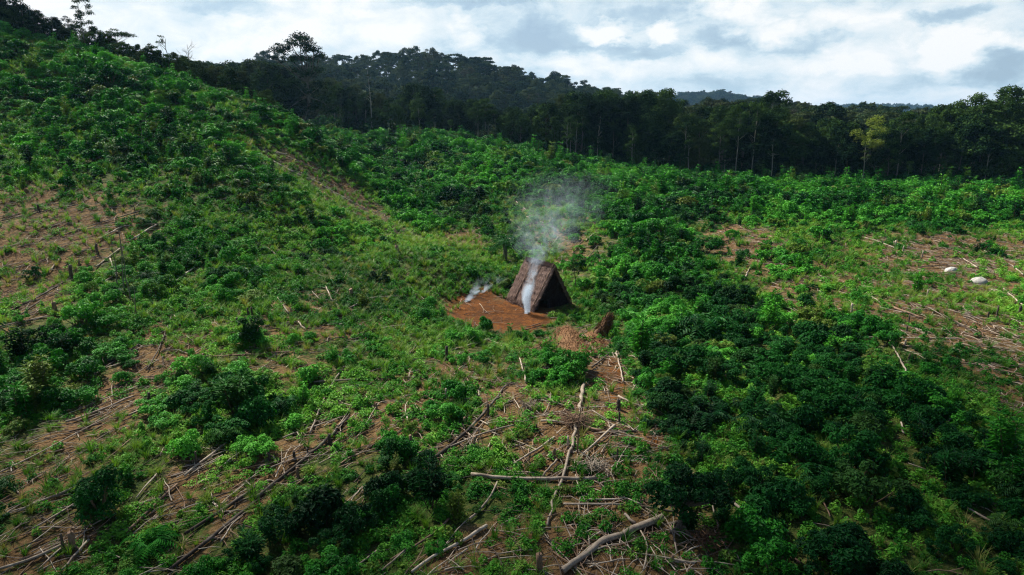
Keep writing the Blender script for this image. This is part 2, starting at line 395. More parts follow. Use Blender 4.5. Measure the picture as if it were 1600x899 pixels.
M_log = {'pale': bark_mat('bleached_wood', (0.17, 0.135, 0.10), (0.50, 0.43, 0.34), 5, c3=(0.20, 0.155, 0.115)),
         'grey': bark_mat('grey_bark', (0.14, 0.11, 0.085), (0.38, 0.32, 0.25), 6, c3=(0.17, 0.13, 0.10)),
         'brown': bark_mat('brown_bark', (0.10, 0.060, 0.038), (0.25, 0.165, 0.11), 6, c3=(0.09, 0.06, 0.045)),
         'dark': bark_mat('charred_bark', (0.018, 0.015, 0.013), (0.085, 0.065, 0.05), 6, c3=(0.13, 0.11, 0.09))}
M_thatch = bark_mat('dry_thatch', (0.045, 0.028, 0.023), (0.25, 0.165, 0.135), 16, c3=(0.14, 0.085, 0.066))
M_thatchd = bark_mat('dark_thatch', (0.010, 0.007, 0.006), (0.040, 0.026, 0.022), 7)  # much darker thatch for roof undersides and gable walls
M_straw = bark_mat('dry_straw', (0.075, 0.038, 0.016), (0.29, 0.155, 0.070), 5, c3=(0.17, 0.080, 0.034))
M_strawd = bark_mat('brown_straw', (0.06, 0.032, 0.018), (0.22, 0.12, 0.06), 5)
M_rock = bark_mat('pale_rock', (0.16, 0.155, 0.14), (0.52, 0.51, 0.47), 5, c3=(0.24, 0.23, 0.20))


def ground_mat():
    m_ = bpy.data.materials.new('hillside_soil'); m_.use_nodes = True; t = NT(m_.node_tree)
    pos = t.n('ShaderNodeNewGeometry').outputs['Position']
    soil = t.n('ShaderNodeAttribute', attribute_name='soil').outputs['Fac']
    yard = t.n('ShaderNodeAttribute', attribute_name='yard').outputs['Fac']
    far = t.n('ShaderNodeAttribute', attribute_name='far').outputs['Fac']
    a = t.noise(pos, 0.35, 6, 0.6); b = t.noise(pos, 2.2, 6, 0.65); c_ = t.noise(pos, 11.0, 5, 0.7)
    brown = t.ramp(t.m('ADD', t.m('MULTIPLY', b, 0.6), t.m('MULTIPLY', c_, 0.4)),
                   [(0.34, (0.024, 0.014, 0.006)), (0.44, (0.090, 0.052, 0.022)), (0.55, (0.165, 0.104, 0.045)), (0.69, (0.32, 0.23, 0.12))])
    pink = t.mix(t.ramp(a, [(0.45, 0.0), (0.62, 0.5)]), brown, (0.165, 0.092, 0.042))
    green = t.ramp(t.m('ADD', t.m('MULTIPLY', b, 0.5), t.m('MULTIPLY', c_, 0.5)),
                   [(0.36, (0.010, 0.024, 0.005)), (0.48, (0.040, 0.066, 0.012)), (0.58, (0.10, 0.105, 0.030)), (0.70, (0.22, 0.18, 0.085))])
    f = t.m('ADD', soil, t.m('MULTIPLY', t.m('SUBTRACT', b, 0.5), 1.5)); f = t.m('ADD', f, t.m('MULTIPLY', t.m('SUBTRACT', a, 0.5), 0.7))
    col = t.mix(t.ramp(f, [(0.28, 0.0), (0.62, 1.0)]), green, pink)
    orange = t.ramp(t.m('ADD', t.m('MULTIPLY', b, 0.5), t.m('MULTIPLY', c_, 0.5)), [(0.34, (0.030, 0.012, 0.004)), (0.48, (0.110, 0.038, 0.008)), (0.66, (0.24, 0.092, 0.020))])
    yf = t.ramp(t.m('ADD', yard, t.m('MULTIPLY', t.m('SUBTRACT', b, 0.5), 2.0)), [(0.30, 0.0), (0.56, 1.0)])
    orange = t.mix(t.ramp(t.noise(pos, 0.9, 5, 0.65, dist=.8), [(0.44, 0.0), (0.60, .8)]), orange, (0.055, 0.024, 0.009))
    col = t.mix(yf, col, orange)
    fc = t.ramp(t.noise(pos, 0.05, 6, 0.6), [(0.4, (0.012, 0.032, 0.014)), (0.6, (0.03, 0.06, 0.02))])
    col = t.mix(far, col, fc)
    bp = t.n('ShaderNodeBump', {'Strength': 1.0, 'Distance': 0.2, 'Height': t.m('ADD', b, t.m('MULTIPLY', c_, 0.5))})
    p = t.n('ShaderNodeBsdfPrincipled', {'Base Color': col, 'Roughness': 0.95, 'Specular IOR Level': 0.1, 'Normal': bp.outputs[0]})
    t.n('ShaderNodeOutputMaterial', {0: p.outputs[0]}); return m_


# ------------------------------------------------------------------ the ground sheet
def axis(lo, hi, f0, f1, step, grow=1.07):
    c_ = list(np.arange(f0, f1 + 1e-6, step)); s = step
    while c_[-1] < hi: s *= grow; c_.append(c_[-1] + s)
    s = step
    while c_[0] > lo: s *= grow; c_.insert(0, c_[0] - s)
    return np.array(c_)


gx = axis(-5000, 5000, -85, 100, 0.5); gy = axis(-3000, 8000, 14, 150, 0.5)
GX, GY = np.meshgrid(gx, gy); GZ = H(GX, GY)
ppx, ppy = proj(GX, GY, GZ)
infront = GY > 12
wob = (fbm(GX / 2.5, GY / 2.5, 21) - .5) * 60
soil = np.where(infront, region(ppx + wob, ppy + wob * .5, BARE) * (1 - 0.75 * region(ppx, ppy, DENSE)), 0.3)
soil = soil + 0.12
yard = np.where(infront, np.maximum(region(ppx + wob * .5, ppy + wob * .2, YARD), region(ppx + wob * .3, ppy, TRACK)), 0) * (np.hypot(GX, GY - 50) < 40)
far = np.clip((GY - 150) / 25, 0, 1)
b = MB(); ny, nx = GX.shape
i, j = np.meshgrid(np.arange(ny - 1), np.arange(nx - 1), indexing='ij')
b.add(np.stack([GX, GY, GZ], -1).reshape(-1, 3), np.stack([i * nx + j, i * nx + j + 1, (i + 1) * nx + j + 1, (i + 1) * nx + j], -1).reshape(-1, 4), 0.5, 0, True)
me = b.mesh('ground', [ground_mat()])
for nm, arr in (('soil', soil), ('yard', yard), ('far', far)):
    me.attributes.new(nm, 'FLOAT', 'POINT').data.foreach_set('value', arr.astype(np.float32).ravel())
tag(link('ground', me), kind='structure')


# ------------------------------------------------------------------ plant prototypes
def unit(v): return v / (np.linalg.norm(v, axis=-1, keepdims=True) + 1e-9)


def foliage_lobes(b, r, lobes, n, L, Wd, mat=0, up=0.5, shell=0.35, trange=(0.2, 0.8)):
    lobes = np.asarray(lobes); vol = lobes[:, 3] * lobes[:, 4]; k = r.choice(len(lobes), n, p=vol / vol.sum())
    lb = lobes[k]; d = unit(r.randn(n, 3)); d[:, 2] = np.where(d[:, 2] < -0.35, -d[:, 2], d[:, 2])
    rad = 1 - shell * r.rand(n) ** 1.5
    bump = 1 + 0.16 * np.sin(d[:, 0] * 7 + k) * np.cos(d[:, 1] * 6 + k * 2)
    C = lb[:, :3] + d * np.stack([lb[:, 3], lb[:, 3], lb[:, 4]], 1) * (rad * bump)[:, None]
    N = unit(d + np.array([0, 0, up]) + r.randn(n, 3) * .45)
    A = unit(np.cross(N, r.randn(n, 3)) + d * .3)
    s = 0.65 + 0.7 * r.rand(n)
    tint = trange[0] + (trange[1] - trange[0]) * r.rand(n) + 0.25 * r.rand(len(lobes))[k]
    b.leaves(C, A, N, L * s, Wd * s, tint, mat)
    return b


def shrub_proto(seed, kind, g=1.0):
    """returns (foliage MB, stem MB) around the origin, about 1 m radius"""
    r = np.random.RandomState(seed); f = MB(); st = MB()
    if kind == 'mound':
        nl = r.randint(6, 10); lobes = []
        for q in range(nl):
            a = r.rand() * 6.28; d = 0.75 * math.sqrt(r.rand()) ; s = 0.30 + 0.28 * r.rand()
            lobes.append((math.cos(a) * d, math.sin(a) * d, 0.25 + 0.75 * r.rand() * (1 - d * .6), s, s * (0.75 + .3 * r.rand())))
        foliage_lobes(f, r, lobes, int(1500 / g ** 1.6), 0.17 * g, 0.085 * g)
        tops = lobes
    elif kind == 'bushy':
        nl = r.randint(12, 24); lobes = []
        for q in range(nl):
            a = r.rand() * 6.28; d = 0.85 * math.sqrt(r.rand()); s = 0.17 + 0.17 * r.rand()
            lobes.append((math.cos(a) * d, math.sin(a) * d, 0.2 + 1.15 * r.rand() ** .8 * (1 - d * .55), s, s * .85))
        foliage_lobes(f, r, lobes, int(1700 / g ** 1.6), 0.15 * g, 0.07 * g, up=.7)
        tops = lobes
    elif kind == 'sapling':
        tops = []
        for q in range(r.randint(5, 9)):
            a = r.rand() * 6.28; d = 0.5 * r.rand() + .05; z = 0.7 + 1.3 * r.rand(); tops.append((math.cos(a) * d, math.sin(a) * d, z, .2, .15))
        for (x, y, z, s, sz) in tops:                        # palmate whorls up each stem
            for zz in np.linspace(z * .35, z, 5):
                n = 16; fr = zz / z; cc = np.array([x * fr, y * fr, zz]); th = r.rand(n) * 6.28; el = r.rand(n) * .9 - .15
                D = np.stack([np.cos(th) * np.cos(el), np.sin(th) * np.cos(el), np.sin(el)], 1); ll = (0.22 + .16 * r.rand(n)) * (1.15 - .3 * fr)
                f.leaves(cc + D * (0.10 + .22 * r.rand(n))[:, None], D, np.tile([0, 0, 1.], (n, 1)) + r.randn(n, 3) * .3, ll, ll * .32, .3 + .6 * r.rand(n))
    elif kind == 'fern':
        tops = []
        for q in range(26):
            th = r.rand() * 6.28; ln = .7 + .6 * r.rand(); h_ = .5 + .7 * r.rand(); u = np.linspace(0.08, 1, 12)
            x = u * ln; z = h_ * (1.6 * u - 1.45 * u * u) * 1.6 + .05
            cx = np.cos(th) * x; cy = np.sin(th) * x; C = np.stack([cx, cy, z], 1)
            T_ = unit(np.gradient(C, axis=0)); side = np.array([-math.sin(th), math.cos(th), 0])
            for sg in (-1, 1):
                D = unit(side * sg + T_ * .5 - np.array([0, 0, .25])); ll = .30 * np.sin(np.pi * np.clip(u, .1, .97)) ** .6
                f.leaves(C + D * ll[:, None] * .5, D, np.tile([0, 0, 1.], (12, 1)) + r.randn(12, 3) * .15, ll, .085, .3 + .5 * r.rand())
    for (x, y, z, s, sz) in tops[:9]:
        u = np.linspace(0, 1, 4)[:, None]; bow = np.sin(u * 3.14) * .08 * r.randn(1, 3)
        st.tube(np.array([x * .12, y * .12, -.15]) * (1 - u) + np.array([x, y, z]) * u + bow, np.linspace(.028, .01, 4), 5, mat=0, caps=False)
    if not tops: st.tube([(0, 0, -.1), (0, 0, .1), (0, 0, .25)], [.06, .05, .02], 6)
    return f, st


# a scatter that carries its own prototype plants: kept for growth nobody could count
def scatter(name, protos, mats, pts, rot, scl, pick, label=None):
    b = MB(); pid = []
    for k, pb in enumerate(protos):
        off = b.n
        for V, T in zip(pb.V, pb.T): b.V.append(V); b.T.append(T); pid += [k] * len(V)
        for Fq, M_, s_ in zip(pb.Fc, pb.M, pb.sm): b.Fc.append(Fq + off); b.M.append(M_); b.sm.append(s_)
        b.n += pb.n
    me = b.mesh(name, mats); n0 = len(pid); n = len(pts)
    me.vertices.add(n); co = np.empty((n0 + n, 3), np.float32); me.vertices.foreach_get('co', co.ravel()) if False else None
    co[:n0] = np.concatenate(b.V); co[n0:] = pts; me.vertices.foreach_set('co', co.ravel())
    def at(nm, typ, arr, fld):
        a_ = me.attributes.get(nm) or me.attributes.new(nm, typ, 'POINT'); a_.data.foreach_set(fld, arr.ravel())
    at('proto', 'INT', np.concatenate([np.array(pid), np.full(n, -1)]).astype(np.int32), 'value')
    at('pick', 'INT', np.concatenate([np.zeros(n0), pick]).astype(np.int32), 'value')
    at('rot', 'FLOAT_VECTOR', np.concatenate([np.zeros((n0, 3)), rot]).astype(np.float32), 'vector')
    at('scl', 'FLOAT_VECTOR', np.concatenate([np.ones((n0, 3)), scl]).astype(np.float32), 'vector')
    at('tint', 'FLOAT', np.concatenate([np.concatenate(b.T), np.full(n, .5)]).astype(np.float32), 'value')
    me.update()
    o = link(name, me)
    g = bpy.data.node_groups.new(name + '_scatter', 'GeometryNodeTree')
    g.interface.new_socket('Geometry', in_out='INPUT', socket_type='NodeSocketGeometry'); g.interface.new_socket('Geometry', in_out='OUTPUT', socket_type='NodeSocketGeometry')
    N = g.nodes; Lk = g.links.new
    gi = N.new('NodeGroupInput'); go = N.new('NodeGroupOutput')
    def attr(nm, typ): a_ = N.new('GeometryNodeInputNamedAttribute'); a_.data_type = typ; a_.inputs[0].default_value = nm; return a_.outputs[0]
    pr = attr('proto', 'INT')
    def sep(k):
        cmp_ = N.new('FunctionNodeCompare'); cmp_.data_type = 'INT'; cmp_.operation = 'EQUAL'
        Lk(pr, cmp_.inputs[2]); cmp_.inputs[3].default_value = k
        s_ = N.new('GeometryNodeSeparateGeometry'); Lk(gi.outputs[0], s_.inputs[0]); Lk(cmp_.outputs[0], s_.inputs[1]); return s_.outputs[0]
    jn = N.new('GeometryNodeJoinGeometry')
    for k in range(len(protos)):
        gi2 = N.new('GeometryNodeGeometryToInstance'); Lk(sep(k), gi2.inputs[0]); Lk(gi2.outputs[0], jn.inputs[0])
    ip = N.new('GeometryNodeInstanceOnPoints'); Lk(sep(-1), ip.inputs['Points']); Lk(jn.outputs[0], ip.inputs['Instance'])
    ip.inputs['Pick Instance'].default_value = True; Lk(attr('pick', 'INT'), ip.inputs['Instance Index'])
    Lk(attr('rot', 'FLOAT_VECTOR'), ip.inputs['Rotation']); Lk(attr('scl', 'FLOAT_VECTOR'), ip.inputs['Scale'])
    Lk(ip.outputs[0], go.inputs[0])
    md = o.modifiers.new('scatter', 'NODES'); md.node_group = g
    tag(o, label=label, kind='stuff'); return o


def candidates(n, y0, y1, margin=14, pw=1.0):
    """random spots of the clearing, in front of the camera, denser near by"""
    out = np.zeros((0, 2))
    while len(out) < n:
        u = rng.rand(n); Y = (y0 ** pw + (y1 ** pw - y0 ** pw) * u) ** (1 / pw); X = (rng.rand(n) * 2 - 1) * (0.78 * Y + margin)
        out = np.concatenate([out, np.stack([X, Y], 1)])
    out = out[:n]; return out[:, 0], out[:, 1]


def treeline(X):
    """forward distance at which the forest starts, by side position"""
    return np.interp(X, [-140, -110, -75, -55, -45, -20, 0, 30, 60, 100, 160], [110, 110, 110, 114, 172, 160, 152, 143, 137, 133, 133])


HUT = [(844, 455, 58, 46, 0, 1)]


def at_hut(X, Y, m=.3):
    u = (X - 1.72) * .819 + (Y - 54) * .574; v = -(X - 1.72) * .574 + (Y - 54) * .819
    return (u > -m - .25) & (u < 4.2 + m) & (v > -m - .5) & (v < 4.1 + m)


LOGS = [  # pixel path, butt radius, tip radius, tone, name, label
    ([(912, 603), (906, 652), (893, 700), (880, 745), (868, 780), (854, 825)], .13, .05, 'grey', 'fallen_log', 'very long bent grey trunk running downhill below the straw heaps'),
    ([(881, 896), (946, 848), (1034, 813)], .12, .15, 'grey', 'fallen_log', 'thick grey brown trunk lying across bare soil at bottom centre'),
    ([(876, 894), (915, 868), (946, 841)], .07, .045, 'pale', 'fallen_log', 'pale slim trunk leaning against the thick trunk at bottom centre'),
    ([(735, 745), (800, 752), (870, 753), (933, 751)], .085, .10, 'grey', 'fallen_log', 'level grey trunk passing under the very long bent trunk'),
    ([(845, 661), (900, 665)], .06, .06, 'grey', 'log', 'grey log entering the twiggy tangle from its left'),
    ([(912, 671), (940, 677)], .08, .09, 'brown', 'log', 'short brown log just right of the twiggy tangle'),
    ([(955, 677), (993, 678)], .10, .11, 'dark', 'log', 'dark log end right of the short brown log'),
    ([(905, 718), (935, 692), (960, 668)], .04, .075, 'grey', 'fallen_branch', 'grey branch with pale cut end propped right of the long trunk'),
    ([(802, 728), (835, 710), (866, 687)], .05, .06, 'grey', 'fallen_branch', 'straight grey branch left of the long bent trunk'),
    ([(800, 703), (826, 697)], .07, .07, 'dark', 'log', 'stubby dark log beside the shrub left of the long trunk'),
    ([(966, 622), (985, 632), (1004, 640)], .06, .05, 'pale', 'fallen_branch', 'bleached pole crossing the reddish track below the straw heaps'),
    ([(848, 748), (870, 722)], .05, .05, 'grey', 'fallen_branch', 'short grey piece just above the level trunk'),
    ([(918, 785), (972, 784)], .045, .04, 'pale', 'fallen_branch', 'upper of two thin parallel poles right of the long trunk'),
    ([(880, 792), (974, 792)], .045, .045, 'grey', 'fallen_branch', 'lower of two thin parallel poles right of the long trunk'),
    ([(1000, 795), (1030, 800), (1060, 806)], .06, .08, 'dark', 'log', 'dark log touching the foot of the small dark tree'),
    ([(975, 806), (992, 822)], .06, .07, 'grey', 'log', 'short grey log pointing down at the thick bottom trunk'),
    ([(1033, 806), (1050, 830), (1057, 868)], .025, .035, 'grey', 'fallen_branch', 'thin curved branch hanging past the thick trunk end'),
    ([(1000, 834), (1014, 857), (1005, 896)], .03, .04, 'pale', 'fallen_branch', 'pale forked branch at bottom edge, its left arm'),
    ([(1016, 859), (1037, 896)], .02, .03, 'pale', 'fallen_branch', 'pale forked branch at bottom edge, its right arm'),
    ([(990, 868), (1060, 880), (1085, 885)], .03, .05, 'grey', 'fallen_branch', 'low grey branch by the brown twig heap at the bottom'),
    ([(1124, 771), (1152, 796), (1172, 813), (1199, 839), (1224, 877)], .07, .035, 'pale', 'fallen_log', 'pale curved trunk sliding into the lower right thicket'),
    ([(1172, 813), (1186, 838), (1193, 862)], .05, .04, 'pale', 'fallen_branch', 'pale prong splitting off the curved trunk by the thicket'),
    ([(1218, 855), (1240, 878), (1257, 889)], .06, .07, 'brown', 'fallen_branch', 'brown broken branch at the foot of the curved pale trunk'),
    ([(1112, 790), (1122, 828)], .03, .04, 'grey', 'fallen_branch', 'thin grey branch between small dark tree and curved trunk'),
    ([(538, 575), (513, 612), (497, 650), (484, 682)], .045, .06, 'grey', 'fallen_log', 'grey trunk pointing steeply downhill left of centre'),
    ([(400, 784), (453, 740), (513, 690), (545, 655)], .13, .10, 'dark', 'fallen_log', 'long charred trunk running diagonally left of centre'),
    ([(673, 724), (739, 670), (792, 606)], .14, .10, 'dark', 'fallen_log', 'thick charred trunk slanting up to bare soil under the hut'),
    ([(703, 702), (750, 682), (801, 668)], .045, .05, 'grey', 'fallen_branch', 'thin grey pole crossing the thick charred trunk'),
    ([(777, 757), (759, 793), (733, 816)], .04, .05, 'grey', 'fallen_branch', 'grey crooked branch below the left end of the level trunk'),
    ([(643, 898), (686, 869), (733, 845), (759, 825)], .05, .075, 'pale', 'fallen_log', 'bleached white trunk at the bottom edge left of centre'),
    ([(700, 885), (730, 862)], .03, .04, 'pale', 'fallen_branch', 'short bleached branch under the white trunk'),
    ([(598, 896), (635, 862)], .035, .04, 'grey', 'fallen_branch', 'grey stick at bottom edge left of the white trunk'),
    ([(550, 896), (592, 862)], .03, .04, 'grey', 'fallen_branch', 'second grey stick at bottom edge left of the white trunk'),
    ([(610, 880), (680, 838), (702, 815)], .04, .05, 'brown', 'fallen_branch', 'brown branch just above the bleached white trunk'),
    ([(33, 801), (95, 775), (170, 743)], .05, .065, 'grey', 'fallen_log', 'long straight grey trunk pointing at the dark bush lower left'),
    ([(52, 831), (90, 808), (126, 786)], .04, .05, 'pale', 'fallen_log', 'pale pole just below the long straight trunk at lower left'),
    ([(0, 894), (63, 874), (106, 853)], .055, .06, 'pale', 'fallen_log', 'pale trunk in the bottom left corner ending at brown stump'),
    ([(98, 896), (118, 870), (140, 848)], .04, .05, 'grey', 'fallen_branch', 'grey branch right of the brown stump at bottom left'),
    ([(60, 895), (95, 862)], .03, .035, 'pale', 'fallen_branch', 'pale stick crossing under the corner trunk at bottom left'),
    ([(288, 748), (320, 722), (354, 696)], .05, .06, 'grey', 'fallen_log', 'grey trunk above the charred logs, lower left of centre'),
    ([(196, 838), (235, 800), (277, 760)], .06, .06, 'brown', 'fallen_log', 'brown trunk downhill right of the lone dark bush'),
    ([(213, 782), (245, 745)], .03, .04, 'pale', 'fallen_branch', 'pale stick right of the lone dark bush'),
    ([(289, 838), (345, 805), (399, 766)], .11, .12, 'dark', 'fallen_log', 'charred trunk leading down left from the long charred trunk'),
    ([(262, 897), (330, 845), (399, 788)], .12, .12, 'dark', 'fallen_log', 'lowest charred trunk on the lower left slope'),
    ([(103, 663), (150, 648), (209, 622)], .06, .06, 'grey', 'fallen_log', 'grey trunk across the bare strip of the left slope'),
    ([(200, 653), (230, 640), (257, 627)], .06, .07, 'pale', 'fallen_log', 'pale trunk end at right of the bare strip, left slope'),
    ([(110, 678), (160, 665)], .06, .06, 'dark', 'log', 'dark log below the bare strip trunk on the left slope'),
    ([(168, 722), (205, 690)], .04, .04, 'brown', 'fallen_branch', 'brown branch below the bare strip of the left slope'),
    ([(93, 372), (150, 352), (220, 332)], .075, .10, 'dark', 'fallen_log', 'longest charred trunk high on the bare left slope'),
    ([(0, 348), (60, 334), (122, 322)], .075, .08, 'dark', 'fallen_log', 'topmost charred trunk at the left edge of the bare slope'),
    ([(155, 376), (192, 355)], .08, .08, 'pale', 'fallen_log', 'pale trunk just under the longest charred trunk'),
    ([(205, 377), (245, 353)], .07, .08, 'pale', 'fallen_log', 'pale trunk touching the bushes right of the bare left slope'),
    ([(150, 420), (187, 391)], .06, .07, 'grey', 'fallen_log', 'grey trunk below the pale trunk on the bare left slope'),
    ([(172, 406), (182, 435)], .05, .05, 'pale', 'fallen_branch', 'white stick lying downhill beside the bare thin saplings'),
    ([(3, 495), (55, 470), (107, 440)], .09, .10, 'dark', 'fallen_log', 'thick charred trunk near the left edge below the bare slope'),
    ([(25, 500), (65, 472)], .07, .07, 'dark', 'fallen_log', 'charred trunk just beneath the thick charred one at left'),
    ([(0, 513), (75, 497)], .05, .06, 'grey', 'fallen_log', 'grey trunk at the left edge above the bushes'),
    ([(78, 425), (95, 405)], .06, .06, 'pale', 'fallen_branch', 'bleached branch in the middle of the bare left slope'),
    ([(150, 450), (172, 437), (200, 420)], .05, .05, 'grey', 'fallen_branch', 'grey branch above the bushes of the left slope'),
    ([(230, 582), (250, 545), (268, 497)], .07, .05, 'dark', 'fallen_branch', 'dark branch rising from the bare strip towards the bushes'),
    ([(137, 597), (175, 570), (217, 541)], .08, .07, 'dark', 'fallen_log', 'dark trunk along the upper border of the bare strip'),
    ([(275, 442), (290, 430), (303, 421)], .06, .06, 'pale', 'fallen_branch', 'pale branch among the bushes right of the thin saplings'),
    ([(547, 483), (577, 468), (617, 465), (658, 462)], .06, .05, 'pale', 'fallen_log', 'pale bowed trunk in the grass left of the yard'),
    ([(433, 467), (443, 480), (452, 493)], .05, .05, 'pale', 'fallen_branch', 'pale branch in the grass, far left of the yard'),
    ([(508, 448), (520, 473)], .05, .05, 'pale', 'fallen_branch', 'pale stick above the bowed trunk, leaning left'),
    ([(523, 467), (547, 417)], .05, .04, 'grey', 'fallen_branch', 'grey stick above the bowed trunk, leaning right'),
    ([(488, 458), (507, 477)], .04, .04, 'grey', 'fallen_branch', 'grey twig left of the two sticks above the bowed trunk'),
    ([(413, 512), (467, 505)], .06, .06, 'grey', 'fallen_log', 'level grey trunk in the grass far left of the yard'),
    ([(465, 504), (477, 517)], .05, .05, 'pale', 'fallen_branch', 'pale stub at the right end of the level grey trunk'),
    ([(580, 518), (632, 510)], .065, .06, 'pale', 'fallen_log', 'short pale trunk in the grass below the bowed trunk'),
    ([(310, 561), (380, 558), (452, 552)], .07, .06, 'brown', 'fallen_log', 'long level brown trunk left of the grassy middle'),
    ([(490, 600), (560, 596)], .05, .05, 'grey', 'fallen_log', 'level grey pole at the top of the steep grey trunk'),
    ([(705, 550), (740, 540), (770, 531)], .06, .06, 'grey', 'fallen_log', 'grey trunk in low growth just below the orange yard'),
    ([(640, 556), (667, 520)], .04, .04, 'grey', 'fallen_branch', 'grey branch downhill left of the yard'),
    ([(417, 388), (433, 401)], .07, .07, 'pale', 'fallen_branch', 'pale branch alone in bushes halfway up the left slope'),
    ([(427, 253), (457, 270), (498, 287)], .11, .10, 'pale', 'fallen_log', 'pale trunk on the crest of the spur'),
    ([(405, 232), (430, 240), (448, 243)], .09, .09, 'pale', 'fallen_log', 'upper pale trunk on the crest of the spur'),
    ([(432, 262), (470, 282)], .10, .09, 'brown', 'fallen_log', 'brown trunk beneath the pale trunk on the spur'),
    ([(470, 272), (520, 298)], .09, .08, 'grey', 'fallen_log', 'grey trunk lower down the crest of the spur'),
    ([(500, 290), (575, 330)], .09, .08, 'grey', 'fallen_log', 'long grey trunk down the striped side of the spur'),
    ([(490, 330), (545, 347)], .07, .07, 'pale', 'fallen_branch', 'pale pole under the striped side of the spur'),
    ([(806, 316), (822, 330)], .08, .08, 'pale', 'fallen_log', 'pale trunk in the smoke, far behind the hut'),
    ([(823, 340), (850, 350)], .07, .07, 'pale', 'fallen_log', 'pale trunk in the smoke above the hut ridge'),
    ([(798, 345), (812, 358)], .07, .07, 'pale', 'fallen_branch', 'pale stick behind the little palm'),
    ([(862, 386), (872, 372)], .07, .07, 'pale', 'fallen_branch', 'pale stick in the smoke right of the hut ridge'),
    ([(915, 409), (933, 387)], .09, .09, 'dark', 'fallen_log', 'dark trunk on the rubbly patch behind the hut'),
    ([(895, 398), (912, 375)], .07, .06, 'brown', 'fallen_log', 'brown trunk on the rubbly patch behind the hut'),
    ([(915, 378), (928, 366)], .07, .06, 'pale', 'fallen_branch', 'pale stick on the rubbly patch behind the hut'),
    ([(820, 518), (847, 511)], .055, .05, 'dark', 'log', 'dark stick lying at the front border of the orange yard'),
    ([(826, 513), (843, 508)], .05, .05, 'brown', 'log', 'brown stick lying on the orange yard near its border'),
    ([(914, 512), (934, 508)], .05, .05, 'grey', 'log', 'grey pole between the hut and the upright straw heap'),
    ([(928, 528), (952, 535)], .05, .05, 'grey', 'log', 'grey pole right of the spread straw heap'),
    ([(926, 577), (950, 556)], .08, .08, 'dark', 'log', 'dark log on the reddish track below the straw heaps'),
    ([(963, 552), (968, 575), (974, 600)], .06, .05, 'grey', 'fallen_branch', 'grey pole along the right side of the reddish track'),
    ([(812, 563), (817, 580), (822, 600)], .05, .05, 'pale', 'fallen_branch', 'pale pole below the yard, pointing downhill'),
    ([(1113, 384), (1138, 377), (1163, 373)], .11, .11, 'dark', 'fallen_log', 'thick dark trunk on the brown patch above the thicket'),
    ([(1105, 392), (1140, 388)], .07, .07, 'dark', 'fallen_log', 'dark trunk under the thick one on the brown patch'),
    ([(1163, 438), (1173, 417)], .08, .08, 'pale', 'fallen_branch', 'pale stub at the lower right of the brown patch'),
    ([(1347, 372), (1375, 380), (1400, 390)], .07, .06, 'grey', 'fallen_log', 'grey trunk above the white rocks, furthest up left'),
    ([(1437, 419), (1488, 415)], .07, .07, 'dark', 'fallen_log', 'dark trunk ending at the jagged white rock'),
    ([(1455, 404), (1488, 398)], .07, .06, 'brown', 'fallen_log', 'brown trunk above the jagged white rock'),
    ([(1503, 405), (1527, 420)], .06, .06, 'pale', 'fallen_log', 'pale trunk just above the round white rock'),
    ([(1582, 417), (1599, 432)], .07, .07, 'pale', 'fallen_log', 'pale trunk at the right edge level with the white rocks'),
    ([(1353, 460), (1375, 475)], .06, .06, 'pale', 'fallen_branch', 'pale stick uphill of the long level pole on the right'),
    ([(1397, 483), (1440, 500)], .09, .08, 'brown', 'fallen_log', 'brown trunk in the middle of the right clearing'),
    ([(1410, 473), (1470, 493), (1533, 528)], .07, .06, 'dark', 'fallen_log', 'long dark trunk sloping across the right clearing'),
    ([(1375, 510), (1397, 547), (1418, 588)], .055, .06, 'grey', 'fallen_log', 'grey trunk pointing downhill across the level pole'),
    ([(1350, 530), (1430, 531), (1506, 532)], .05, .05, 'pale', 'fallen_log', 'long level pale pole on the right clearing'),
    ([(1568, 453), (1584, 468), (1599, 480)], .06, .06, 'pale', 'fallen_log', 'pale forked trunk at the right edge below the rocks'),
    ([(1497, 489), (1520, 493)], .05, .05, 'pale', 'fallen_branch', 'pale twig right of the long sloping dark trunk'),
    ([(1565, 515), (1592, 530)], .06, .06, 'grey', 'fallen_log', 'grey trunk at the right edge of the clearing'),
    ([(1243, 522), (1252, 500), (1260, 477)], .06, .05, 'grey', 'fallen_log', 'grey trunk among bushes left of the right clearing'),
    ([(1500, 565), (1600, 590)], .06, .06, 'brown', 'fallen_log', 'lowest brown trunk of the right clearing'),
    ([(1466, 686), (1483, 660), (1499, 638)], .05, .06, 'grey', 'fallen_log', 'broken leaning pole in the dark thicket'),
    ([(1408, 664), (1411, 681)], .05, .04, 'pale', 'fallen_branch', 'small pale curved stick in the dark thicket'),
    ([(1493, 783), (1519, 803), (1561, 827)], .035, .055, 'grey', 'fallen_log', 'grey branch on the small soil gap in the dark thicket'),
    ([(1213, 708), (1219, 724), (1222, 742)], .03, .03, 'pale', 'fallen_branch', 'pale twig on the soil gap at the left of the dark thicket'),
    ([(1280, 775), (1297, 812)], .03, .03, 'brown', 'fallen_branch', 'brown twig in the dark thicket near the bottom'),
]


def wood_gap(px, py):
    """distance in the picture plane to the nearest felled trunk on record"""
    d = np.full(np.shape(px), 1e9)
    for (path, *_r) in LOGS:
        for (x0, y0), (x1, y1) in zip(path[:-1], path[1:]):
            L2 = (x1 - x0) ** 2 + (y1 - y0) ** 2 + 1e-6; u = np.clip(((px - x0) * (x1 - x0) + (py - y0) * (y1 - y0)) / L2, 0, 1)
            d = np.minimum(d, np.hypot(px - x0 - u * (x1 - x0), py - y0 - u * (y1 - y0)))
    return d


SPUR = [(530, 300, 125, 24, 33, 1.0), (440, 250, 40, 14, 25, .8)]


def in_clearing(X, Y, m=0.0): return (Y < treeline(X) + m) & ~at_hut(X, Y)


